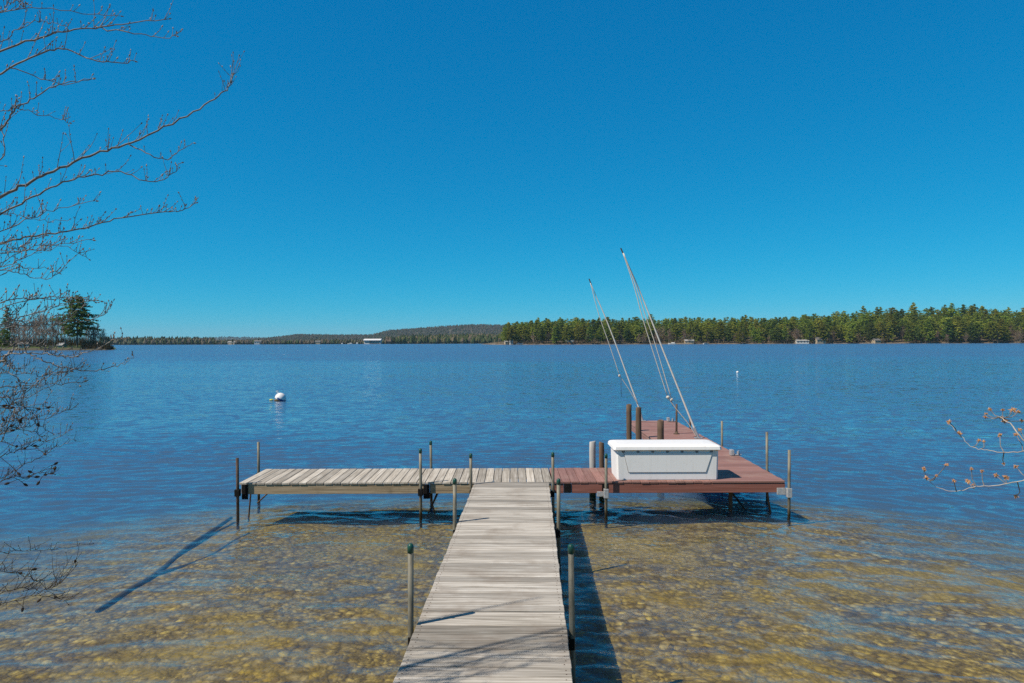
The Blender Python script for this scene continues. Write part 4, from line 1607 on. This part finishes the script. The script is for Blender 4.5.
# ------------------------------------------------------------------ far hills and their woods
def hill(name, label, Y, pts, depth, n=90, seed=1, base_px=345.5):
    """a ridge whose crest follows heights given as (px, py) at distance Y"""
    pxs = [p[0] for p in pts]
    crest = [at(p[0], p[1], Y + depth * 0.6).z for p in pts]
    rg = random.Random(seed)
    m = MB()
    rowsd = [0, 0.06, 0.2, 0.4, 0.6, 0.8, 1.0]
    rowsz = [-0.5, 0.02, 0.35, 0.75, 1.0, 0.85, 0.5]
    xs_ = np.linspace(pxs[0], pxs[-1], n)
    prof = []
    for px in xs_:
        h = float(np.interp(px, pxs, crest))
        for d, zf in zip(rowsd, rowsz):
            yy = Y + depth * d
            xx = (px - 512) / F * yy
            zz = h * zf if zf > 0 else -4.0
            m.v.append((xx, yy, zz + (rg.gauss(0, h * 0.025) if 0.1 < d < 0.9 else 0)))
    k = len(rowsd)
    for i in range(n - 1):
        for j in range(k - 1):
            m.f.append((i * k + j, (i + 1) * k + j, (i + 1) * k + j + 1, i * k + j + 1))
            m.m.append(0)
    tag(m.build(name, M['hill'], None, True), label, kind='structure')

    def zat(px, d):
        return float(np.interp(px, pxs, crest)) * float(np.interp(d, rowsd, [0] + rowsz[1:]))
    return zat


def wood_on(name, label, Y, depth, zat, x0, x1, cnt, size, mat, seed, shape='round', dmax=0.95):
    """a far-off wood: many small crowns of a few faces each"""
    rg = random.Random(seed)
    m = MB()
    for k in range(cnt):
        px = rg.uniform(x0, x1)
        d = rg.random() ** 1.3 * dmax + 0.05
        yy = Y + depth * d
        xx = (px - 512) / F * yy
        z = zat(px, d)
        h = size * rg.uniform(0.55, 1.35)
        r = h * (0.22 if shape == 'pine' else 0.34)
        nseg = 5
        a0 = rg.random() * 6
        vs = []
        prof = ((0.45, 0.0), (1.0, 0.35), (0.62, 0.72)) if shape != 'pine' else ((0.8, 0.08), (1.0, 0.3), (0.5, 0.68))
        for rr, zz in prof:
            for i in range(nseg):
                t = a0 + 2 * math.pi * i / nseg
                j = r * rr * rg.uniform(0.75, 1.25)
                vs.append((xx + j * math.cos(t), yy + j * math.sin(t), z + h * zz * rg.uniform(0.93, 1.07)))
        vs.append((xx + rg.gauss(0, r * 0.15), yy, z + h))
        fs = []
        for a in range(2):
            for i in range(nseg):
                l = (i + 1) % nseg
                fs.append((a * nseg + i, a * nseg + l, a * nseg + nseg + l, a * nseg + nseg + i))
        for i in range(nseg):
            fs.append((2 * nseg + i, 2 * nseg + (i + 1) % nseg, 3 * nseg))
        m.add(vs, fs)
    tag(m.build(name, M[mat], None), label, 'forest', kind='stuff')


z5 = hill('far_mountain', 'lowest blue ridge on the horizon at centre left', 6000, [(140, 343), (190, 339.5), (225, 337.5), (262, 338.5), (300, 338), (360, 338), (430, 341)], 700, 70, 3)
wood_on('mountain_forest', 'woods on the farthest ridge', 6000, 700, z5, 145, 425, 2600, 14, 'far_wood', 9)
z1 = hill('brown_hill', 'broad brown and green wooded hill at centre left', 2600, [(200, 343.5), (240, 341.5), (275, 338.5), (298, 335.5), (330, 336), (352, 336), (372, 336), (388, 331.5), (420, 329), (448, 327), (470, 325.5), (500, 326), (560, 327), (640, 335)], 900, 110, 4)
wood_on('hill_forest', 'leafless and evergreen woods covering the broad hill', 2600, 900, z1, 205, 600, 13000, 8, 'far_brown', 10)
z2 = hill('far_shore', 'low wooded far shore at left of centre', 1250, [(100, 343), (130, 342.5), (200, 343), (220, 344), (300, 344), (390, 343.2), (430, 341.5), (480, 340), (530, 341)], 160, 90, 5)
wood_on('far_shore_pines', 'dark pine wood along the far shore left of the brown hill', 1250, 160, z2, 100, 214, 520, 11, 'pine_distant', 11, 'pine')
wood_on('far_shore_woods', 'leafless trees mixed into the far shore pines at left', 1250, 160, z2, 100, 214, 420, 9.5, 'far_brown', 15)
wood_on('far_shore_woods', 'low mixed woods along the far shore below the brown hill', 1250, 160, z2, 214, 385, 1000, 7, 'far_brown', 12)
wood_on('far_shore_woods', 'scattered evergreens along the far shore below the brown hill', 1250, 160, z2, 214, 385, 260, 8, 'pine_distant', 16, 'pine')
wood_on('far_shore_evergreens', 'mixed wood on the far shore beside the headland', 1250, 160, z2, 385, 525, 800, 11, 'far_wood', 13, 'round')
wood_on('far_shore_pines', 'scattered darker pines on the far shore beside the headland', 1250, 160, z2, 395, 525, 380, 13, 'pine_distant', 14, 'pine')
wood_on('hill_evergreens', 'patches of evergreens on the broad far hill', 2600, 900, z1, 260, 600, 1500, 9.5, 'pine_distant', 17, 'pine')

# marina building and a few boats on the far shore
mx = wat(373, 1246)
mb_ = thing('marina_building', 'long white marina building with an open dark boat bay on the far shore', 'building', (mx[0], 1246, 0.4), R(-3))
m = MB()
m.box(-15, -5, -6, 6, -2, 6.0)
m.box(-5, 15, 0, 6, -2, 6.0)
m.box(14, 15, -6, -0.01, -2, 6.0)
m.build('wall', M['wall_white'], mb_)
m = MB()
m.box(-4.9, 13.9, -5.8, -0.02, -1, 0.9)
m.build('bay_floor', M['roof_dark'], mb_)
m = MB()
m.add([(-16, -8, 6.02), (16, -8, 6.02), (16, 7, 6.02), (-16, 7, 6.02), (-16, -8, 7.0), (16, -8, 7.0), (16, 7, 7.0), (-16, 7, 7.0), (-16, -0.5, 9.2), (16, -0.5, 9.2)],
      [(0, 3, 2, 1), (0, 1, 5, 4), (2, 3, 7, 6), (4, 5, 9, 8), (6, 7, 8, 9), (1, 2, 6, 9, 5), (3, 0, 4, 8, 7)])
m.build('roof', M['buoy_white'], mb_)
for i in range(4):
    m = MB()
    x = -13.5 + i * 2.2
    m.box(x, x + 1.2, -6.1, -5.99, 2.2, 4.0)
    m.build('window', M['glass'], mb_)
for px, L, lab in ((357, 11, 'large white boat moored just left of the marina building'), (350, 9, 'white boat moored second left of the marina building'), (342, 8, 'white boat lying alone well left of the marina building')):
    boat(lab, wat(px, 1236), R(rnd.uniform(-20, 200)), L, 'wall_white', 'wall_white')
x, y, z = wat(258, 1262)
house('lake_house', 'pale house with a grey roof on the far shore, left of the marina', (x, y, 1.0), R(10), 12, 8, 4.5, 2.5, 'wall_white', 'roof_dark', 3)
x, y, z = wat(232, 1262)
house('lake_house', 'low beige house on the far shore at the foot of the blue ridge', (x, y, 1.0), R(-8), 14, 8, 3.0, 1.8, 'wall_beige', 'roof_pale', 3)
x, y, z = wat(318, 1262)
house('lake_house', 'small beige house on the far shore between the pale house and the boats', (x, y, 1.0), R(4), 9, 7, 3.5, 2.0, 'wall_beige', 'roof_dark', 2)


# ------------------------------------------------------------------ branches near the camera
class Bush:
    """limbs, twigs and buds of one plant, gathered part by part"""

    def __init__(self, seed):
        self.rg = random.Random(seed)
        self.tw = MB()
        self.bd = MB()

    def twig(self, p, d, l, r, bud=0.012, lift=0.4, side=True):
        rg = self.rg
        n = 4
        pts = [Vector(p)]
        dd = Vector(d).normalized()
        for i in range(n):
            dd = (dd + Vector((rg.gauss(0, .10), rg.gauss(0, .10), lift * 0.25 + rg.gauss(0, .08)))).normalized()
            pts.append(pts[-1] + dd * l / n)
        self.tw.tube(pts, [r * (1 - 0.55 * i / n) for i in range(n + 1)], 5)
        self.bd.bud(pts[-1] - dd * 0.003, dd, bud * rg.uniform(1.0, 1.8), bud * rg.uniform(0.28, 0.42))
        if side and l > 0.07:
            for i in range(1, n):
                if rg.random() < 0.75:
                    bd = (dd + Vector((rg.gauss(0, .6), rg.gauss(0, .6), rg.uniform(0.1, .9)))).normalized()
                    if l > 0.16 and rg.random() < 0.5:
                        self.twig(pts[i], bd, l * rg.uniform(0.25, 0.5), r * 0.65, bud, lift, False)
                    else:
                        self.bd.bud(pts[i], bd, bud * rg.uniform(0.8, 1.3), bud * 0.3)

    def along(self, pts, r0, dens, lmin, lmax, up=1.0, bud=0.012, tr=0.0035, start=0.0):
        """spurs and twigs growing from a limb"""
        rg = self.rg
        L = sum((pts[i + 1] - pts[i]).length for i in range(len(pts) - 1))
        for k in range(int(L * dens)):
            t = start + (1 - start) * rg.random()
            f = t * (len(pts) - 1)
            i = min(int(f), len(pts) - 2)
            p = pts[i].lerp(pts[i + 1], f - i)
            d = (pts[i + 1] - pts[i]).normalized()
            s = rg.choice((-1, 1))
            nd = d * rg.uniform(0.2, 1.0) + Vector((0, 0, up * rg.uniform(0.3, 1.3))) + Vector((0, s * rg.uniform(0.1, 0.9), 0)) + Vector((rg.gauss(0, .2), 0, rg.gauss(0, .35)))
            l = lmin * (lmax / lmin) ** (rg.random() ** 1.6)
            self.twig(p, nd, l, 0.62 * tr * (0.7 + l * 1.5), bud * 1.0)


def limb(parent, bush, path, y0, y1, r0, r1, root=None, dens=26, lmin=0.025, lmax=0.22, mat='twig', up=1.0, bud=0.012, tr=0.0035, wob=0.03):
    """a limb through the given picture points, running from distance y0 to y1; root = where it leaves the stem"""
    rg = bush.rg
    pts = []
    n = len(path)
    for i, (px, py) in enumerate(path):
        f = i / max(1, n - 1)
        pts.append(at(px, py, y0 + (y1 - y0) * f + rg.uniform(-wob, wob)))
    ns = 0
    if root is not None:
        a = Vector(root)
        b = pts[0]
        pts = [a, a.lerp(b, 0.35) + Vector((0, 0, 0.03)), a.lerp(b, 0.7) + Vector((0, 0, -0.02))] + pts
    sp_ = smooth_path(pts, 5)
    L = len(sp_)
    for i in range(1, L - 1):
        sp_[i] += Vector((rg.gauss(0, 1), rg.gauss(0, 1), rg.gauss(0, 1))) * 0.004
    m = MB()
    m.tube(sp_, [0.72 * (r0 + (r1 - r0) * (i / (L - 1)) ** 0.8) for i in range(L)], 7)
    m.build('limb', M[mat], parent, True)
    bush.bd.bud(sp_[-1], sp_[-1] - sp_[-2], bud * 1.8, bud * 0.45)
    bush.along(sp_, r0, dens, lmin, lmax, up, bud, tr, 0.15)
    return sp_


maple = thing('bare_maple', 'bare budding maple whose twigs reach in at the upper left', 'tree', (0, 0, 0))
TX, TY = -3.75, 3.30
stem = smooth_path([(TX - 0.15, TY - 0.05, 0.0), (TX - 0.05, TY, 1.2), (TX, TY + 0.02, 2.6), (TX + 0.10, TY + 0.0, 4.0), (TX + 0.12, TY + 0.06, 5.3), (TX + 0.2, TY + 0.08, 6.6)], 6)
m = MB()
m.tube(stem, [0.010 + 0.070 * (1 - i / (len(stem) - 1)) ** 1.5 for i in range(len(stem))], 10)
m.build('trunk', M['bark'], maple, True)
stem2 = smooth_path([(TX - 0.10, TY - 0.03, 0.3), (TX - 0.25, TY + 0.35, 1.6), (TX - 0.30, TY + 0.55, 3.0), (TX - 0.2, TY + 0.62, 4.6), (TX - 0.15, TY + 0.66, 6.1)], 6)
m = MB()
m.tube(stem2, [0.008 + 0.045 * (1 - i / (len(stem2) - 1)) ** 1.5 for i in range(len(stem2))], 8)
m.build('trunk', M['bark'], maple, True)


def stem_at(z, st=stem):
    return min(st, key=lambda p: abs(p.z - z))


bm = Bush(3)
top_limbs = [
    ([(-60, 72), (0, 51), (40, 38), (63, 31), (95, 27), (130, 23), (168, 19)], 3.6, 3.9, 0.012, 0.003, 30, 0.16),
    ([(96, 27), (130, 33), (155, 37), (176, 36)], 3.8, 3.85, 0.005, 0.002, 26, 0.10),
    ([(-60, 102), (0, 73), (38, 55), (63, 49), (88, 58), (112, 63), (134, 61)], 3.5, 3.75, 0.011, 0.003, 26, 0.16),
    ([(10, 68), (40, 78), (64, 84), (92, 79)], 3.6, 3.7, 0.004, 0.002, 18, 0.08),
    ([(-50, 20), (0, 12), (40, 8), (90, 14), (120, 16)], 3.5, 3.8, 0.006, 0.002, 26, 0.12),
    ([(-40, 165), (0, 130), (12, 112), (30, 100), (50, 88), (68, 82), (92, 79)], 3.4, 3.6, 0.010, 0.0025, 20, 0.12),
    ([(-70, 235), (0, 197), (30, 182), (60, 168), (95, 153), (125, 145), (165, 127), (200, 108), (222, 94), (230, 84), (233, 74)], 3.7, 4.2, 0.016, 0.0035, 22, 0.24),
    ([(128, 144), (150, 155), (168, 159), (182, 150), (193, 143)], 3.95, 4.0, 0.005, 0.002, 20, 0.08),
    ([(-70, 252), (0, 215), (32, 197), (63, 182), (90, 176), (120, 172), (150, 182), (170, 176), (181, 163)], 3.6, 4.0, 0.011, 0.0025, 28, 0.14),
    ([(-70, 262), (0, 243), (30, 237), (60, 232), (90, 226), (115, 219), (160, 212), (182, 211), (196, 203)], 3.6, 4.0, 0.011, 0.0025, 32, 0.14),
    ([(-60, 250), (0, 232), (30, 218), (60, 208), (95, 201)], 3.4, 3.7, 0.006, 0.002, 30, 0.14),
    ([(-50, 262), (0, 254), (28, 250), (60, 244), (92, 240)], 3.5, 3.7, 0.005, 0.002, 26, 0.12),
    ([(-60, 282), (0, 270), (25, 276), (50, 278), (68, 262)], 3.4, 3.6, 0.005, 0.002, 24, 0.10),
    ([(-60, 190), (-10, 170), (4, 150), (2, 128)], 3.4, 3.5, 0.007, 0.003, 22, 0.16),
]
for path, y0, y1, r0, r1, dn, lx in top_limbs:
    first = path[0]
    rt = None
    if first[0] < 0:
        z = at(first[0], first[1] + 45, y0).z
        rt = stem_at(z)
    limb(maple, bm, path, y0, y1, r0, r1, rt, dn, 0.02, lx)
# twigs about the horizon
mid_limbs = [
    ([(-60, 320), (0, 303), (20, 298), (45, 299), (62, 300)], 3.3, 3.6, 0.006, 0.0025, 26, 0.10, 'twig'),
    ([(-60, 340), (0, 309), (30, 300), (55, 297), (80, 299), (100, 301)], 3.4, 3.7, 0.005, 0.002, 26, 0.08, 'twig'),
    ([(-60, 350), (0, 325), (18, 318), (40, 312), (55, 307), (70, 301)], 3.4, 3.6, 0.008, 0.002, 20, 0.09, 'twig'),
    ([(-60, 345), (0, 327), (30, 326), (60, 324), (100, 317), (111, 306)], 3.5, 3.8, 0.005, 0.002, 22, 0.08, 'twig'),
    ([(-50, 375), (0, 356), (28, 354), (50, 354), (72, 357), (92, 350), (112, 341), (124, 338)], 3.4, 3.7, 0.007, 0.0025, 20, 0.08, 'white_twig'),
    ([(30, 354), (40, 359), (60, 367), (85, 371), (108, 368), (124, 363), (133, 356)], 3.55, 3.7, 0.005, 0.002, 20, 0.07, 'twig'),
    ([(-40, 385), (0, 362), (6, 356), (13, 349)], 3.2, 3.3, 0.012, 0.006, 10, 0.06, 'twig'),
    ([(-50, 400), (0, 388), (30, 386), (60, 384), (84, 382)], 3.3, 3.6, 0.006, 0.002, 26, 0.10, 'twig'),
    ([(-50, 410), (0, 398), (12, 396), (35, 385), (55, 373), (70, 371)], 3.3, 3.5, 0.006, 0.002, 24, 0.10, 'twig'),
    ([(-50, 380), (0, 374), (12, 374), (20, 383), (24, 395)], 3.3, 3.4, 0.005, 0.002, 22, 0.08, 'twig'),
]
for path, y0, y1, r0, r1, dn, lx, mt in mid_limbs:
    rt = stem_at(at(path[0][0], path[0][1] + 30, y0).z) if path[0][0] < 0 else None
    limb(maple, bm, path, y0, y1, r0, r1, rt, dn, 0.02, lx, mt)
rt2 = random.Random(91)
for k in range(26):
    y0_ = rt2.uniform(-10, 220) if k < 4 else rt2.uniform(228, 450)
    reach = rt2.uniform(20, 95) * (1.0 if y0_ > 200 else 0.8)
    slope_ = rt2.uniform(-0.55, 0.25)
    sag = rt2.uniform(-14, 14)
    path = [(-30, y0_ - slope_ * 30)]
    for j in range(5):
        f = j / 4
        path.append((reach * f, y0_ + slope_ * reach * f + sag * math.sin(math.pi * f) + rt2.uniform(-3, 3)))
    yy = rt2.uniform(3.2, 3.9)
    rt = stem_at(at(path[0][0], path[0][1] + 25, yy).z, rt2.choice((stem, stem2)))
    limb(maple, bm, path, yy, yy + rt2.uniform(0, 0.3), 0.0042, 0.0018, rt, 20, 0.02, 0.09, 'twig', 1.0, 0.009)
tag(bm.tw.build('twigs', M['twig'], maple), kind='stuff')
tag(bm.bd.build('buds', M['budcol'], maple), kind='stuff')

# alder with small dark cones, lower left
alder = thing('alder_shrub', 'dark alder twigs with small black cones reaching in at lower left', 'shrub', (0, 0, 0))
AX, AY = -3.45, 2.95
ast = smooth_path([(AX - 0.1, AY, 0.05), (AX, AY, 0.8), (AX + 0.03, AY + 0.03, 1.6), (AX + 0.05, AY, 2.5), (AX - 0.02, AY, 3.2)], 6)
m = MB()
m.tube(ast, [0.035 - 0.025 * (i / (len(ast) - 1)) for i in range(len(ast))], 8)
m.build('stem', M['bark'], alder, True)
ab = Bush(8)
for path, y0, y1, r0, r1, dn, lx, mt, nc in (
        ([(-40, 415), (0, 408), (14, 404), (24, 407), (36, 416)], 3.2, 3.3, 0.004, 0.0015, 30, 0.09, 'dark_twig', 7),
        ([(-40, 450), (0, 435), (12, 428), (28, 432), (44, 436)], 3.2, 3.3, 0.004, 0.0015, 26, 0.09, 'dark_twig', 6),
        ([(-40, 470), (0, 456), (14, 452), (30, 447), (46, 452)], 3.2, 3.3, 0.004, 0.0015, 22, 0.08, 'dark_twig', 6),
        ([(-40, 500), (0, 479), (18, 468), (36, 459), (56, 447), (74, 440)], 3.2, 3.4, 0.004, 0.0015, 14, 0.06, 'twig', 0),
        ([(-40, 498), (0, 483), (14, 476), (26, 478), (40, 472), (54, 474)], 3.1, 3.3, 0.004, 0.0015, 22, 0.07, 'dark_twig', 10),
        ([(-40, 560), (0, 553), (30, 551), (60, 549), (92, 544)], 3.1, 3.4, 0.003, 0.0012, 12, 0.10, 'dark_twig', 0),
        ([(-40, 604), (0, 594), (25, 588), (45, 590), (60, 583), (76, 566)], 3.1, 3.3, 0.0035, 0.0012, 30, 0.14, 'dark_twig', 3),
        ([(-40, 575), (0, 571), (22, 575), (40, 584), (58, 598)], 3.1, 3.3, 0.003, 0.0012, 28, 0.12, 'dark_twig', 3),
        ([(-40, 615), (0, 606), (20, 599), (44, 596), (68, 604)], 3.1, 3.3, 0.003, 0.0012, 24, 0.10, 'dark_twig', 2)):
    rt = min(ast, key=lambda p: abs(p.z - (at(path[0][0], path[0][1] + 25, y0).z)))
    sp_ = limb(alder, ab, path, y0, y1, r0, r1, rt, dn * 1.7, 0.025, lx * 1.3, mt, 0.5, 0.006, 0.0026)
    for k in range(nc):
        p = sp_[ab.rg.randrange(int(len(sp_) * 0.45), len(sp_))]
        c = p + Vector((ab.rg.gauss(0, .03), ab.rg.gauss(0, .03), ab.rg.gauss(0.0, .022)))
        cones = MB()
        cones.tube([p, p.lerp(c, 0.6) + Vector((0, 0, 0.004)), c], 0.0012, 4)
        d = (c - p).normalized()
        cones.tube([c - d * 0.003, c + d * 0.004, c + d * 0.012, c + d * 0.019], [0.002, 0.0060, 0.0055, 0.002], 7)
        cones.build('cone', M['cone'], alder)
tag(ab.tw.build('twigs', M['dark_twig'], alder), kind='stuff')
tag(ab.bd.build('buds', M['dark_twig'], alder), kind='stuff')

# flowering branch at the right edge
rb = thing('flowering_maple', 'pale branches with orange blossom tufts at the right edge', 'tree', (0, 0, 0))
RX, RY = 3.55, 3.05
rst = smooth_path([(RX + 0.2, RY - 0.1, 0.1), (RX + 0.08, RY, 1.0), (RX, RY, 2.0), (RX + 0.05, RY + 0.05, 3.2), (RX + 0.1, RY, 4.0)], 6)
m = MB()
m.tube(rst, [0.05 - 0.035 * (i / (len(rst) - 1)) for i in range(len(rst))], 8)
m.build('trunk', M['bark'], rb, True)
rbb = Bush(12)


def tuft(c, s, rg):
    """a blossom cluster: many little spindles bursting from a point"""
    blo = MB()
    for k in range(22):
        d = Vector((rg.gauss(0, 1), rg.gauss(0, 1), rg.gauss(0.35, 0.9))).normalized()
        blo.bud(Vector(c), d, s * rg.uniform(0.7, 1.3), s * 0.24)
    blo.build('blossom', M['blossom'], rb)


def rbranch(path, y0, y1, r0, r1, mat, root=True):
    pts = [at(px, py, y0 + (y1 - y0) * i / (len(path) - 1)) for i, (px, py) in enumerate(path)]
    if root:
        a = min(rst, key=lambda p: abs(p.z - (pts[0].z - 0.15)))
        pts = [a, a.lerp(pts[0], 0.5) + Vector((0, 0, -0.03))] + pts
    s = smooth_path(pts, 5)
    for i in range(1, len(s) - 1):
        s[i] += Vector((rbb.rg.gauss(0, 1), rbb.rg.gauss(0, 1), rbb.rg.gauss(0, 1))) * 0.002
    m = MB()
    m.tube(s, [0.58 * (r0 + (r1 - r0) * i / (len(s) - 1)) for i in range(len(s))], 7)
    m.build('limb', M[mat], rb, True)
    return s


limbs = [
    rbranch([(1060, 449), (1023, 451), (1000, 452), (984, 449.7), (970, 445.6), (959, 434), (949, 423)], 3.3, 3.55, 0.005, 0.0016, 'white_twig'),
    rbranch([(1060, 472), (1023, 480.4), (998.6, 485.5), (976, 486.6), (960, 490.6), (943, 489.6), (929, 481), (924, 470)], 3.3, 3.55, 0.0055, 0.0016, 'white_twig'),
    rbranch([(1060, 468), (1023, 439), (1013, 427), (1008, 422), (1000, 417)], 3.25, 3.4, 0.0085, 0.003, 'white_twig'),
]
allp = [p for s in limbs for p in s]
flowers = [(949, 422, 1.2), (959, 433.5, 1.2), (979, 440.5, 1), (984, 441.5, 0.9), (1000, 435.5, 1.1), (985.5, 417, 1), (990, 409.5, 1), (986, 414, 0.8), (1002.5, 410, 0.9), (1013, 410, 1.6), (1018.5, 412, 1),
           (1004.5, 421.5, 1.3), (1002, 417.5, 0.8), (1020, 430, 1.1), (1016, 435, 1.1), (1022, 421, 1), (924.5, 469.5, 1.3), (926.5, 478, 1.2), (936.5, 476, 0.8), (946.5, 465, 1), (954, 481, 0.9), (968, 481.5, 1.3),
           (971.5, 469, 0.9), (982, 471, 0.9), (996, 475.5, 1.2), (1006, 477.5, 1.4), (1004, 464, 0.9), (1016, 466.5, 1.1), (1016, 497, 1.3), (973, 485, 0.7)]
tws = MB()
for px, py, s in flowers:
    c = at(px, py, 3.45 + rbb.rg.uniform(-0.06, 0.06))
    tuft(c, 0.0115 * s, rbb.rg)
    p = min(allp, key=lambda q: (q - c).length)
    if (p - c).length > 0.004:
        midp = p.lerp(c, 0.5) + Vector((rbb.rg.gauss(0, .006), rbb.rg.gauss(0, .006), -0.010))
        tws.tube([p, midp, c], [0.0028, 0.002, 0.0018], 5)
rt3 = random.Random(44)
for k in range(16):
    # the rest of the crown, outside the frame to the right and above
    z0 = rt3.uniform(1.1, 3.9)
    a0 = min(rst, key=lambda p: abs(p.z - z0))
    d = Vector((rt3.uniform(0.05, 1.0), rt3.uniform(-1.0, 0.12), rt3.uniform(0.2, 0.9))).normalized()
    L_ = rt3.uniform(0.6, 1.5)
    pts = [a0]
    for j in range(5):
        d = (d + Vector((rt3.gauss(0, .12), rt3.gauss(0, .12), 0.06))).normalized()
        pts.append(pts[-1] + d * L_ / 5)
    pts = smooth_path(pts, 4)
    m = MB()
    m.tube(pts, [0.013 - 0.010 * i / (len(pts) - 1) for i in range(len(pts))], 7)
    m.build('limb', M['white_twig'], rb, True)
    for j in range(9):
        p = pts[rt3.randrange(5, len(pts))]
        q = p + Vector((rt3.gauss(0, .05), rt3.gauss(0, .05), abs(rt3.gauss(0, .07))))
        tws.tube([p, p.lerp(q, 0.5) + Vector((0, 0, -.006)), q], [0.0028, 0.002, 0.0016], 5)
        if j < 3:
            tuft(q, 0.012, rt3)
tag(tws.build('twigs', M['twig'], rb), kind='stuff')

# ------------------------------------------------------------------ air
def add_haze():
    m = MB()
    m.box(-FAR - 900, FAR + 900, -300, FAR + 900, -14.0, 150.0)
    t = NT('haze_air')
    pv = t.n('ShaderNodeVolumePrincipled')
    pv.inputs['Color'].default_value = (0.50, 0.80, 1.0, 1)
    pv.inputs['Density'].default_value = HAZE
    pv.inputs['Anisotropy'].default_value = 0.0
    t.l(pv.outputs[0], t.out.inputs['Volume'])
    o = m.build('haze', t.m)
    tag(o, 'thin blue air over the lake', 'haze', kind='stuff')


HAZE = 0.00006
if HAZE > 0:
    add_haze()

# ------------------------------------------------------------------ render settings
scene.render.engine = 'CYCLES'
cy = scene.cycles
cy.use_denoising = False
cy.denoiser = 'OPENIMAGEDENOISE'
cy.max_bounces = 6
cy.diffuse_bounces = 2
cy.glossy_bounces = 3
cy.transmission_bounces = 2
cy.volume_bounces = 0
cy.transparent_max_bounces = 12
cy.caustics_reflective = False
cy.caustics_refractive = False
cy.sample_clamp_indirect = 3.0
cy.sample_clamp_direct = 5.0
cy.use_adaptive_sampling = True
cy.adaptive_threshold = 0.004
vs_ = scene.view_settings
scene.display_settings.display_device = 'sRGB'
vs_.view_transform = 'Standard'
vs_.look = 'None'
vs_.exposure = 0.12
vs_.gamma = 1.0
vs_.use_curve_mapping = False
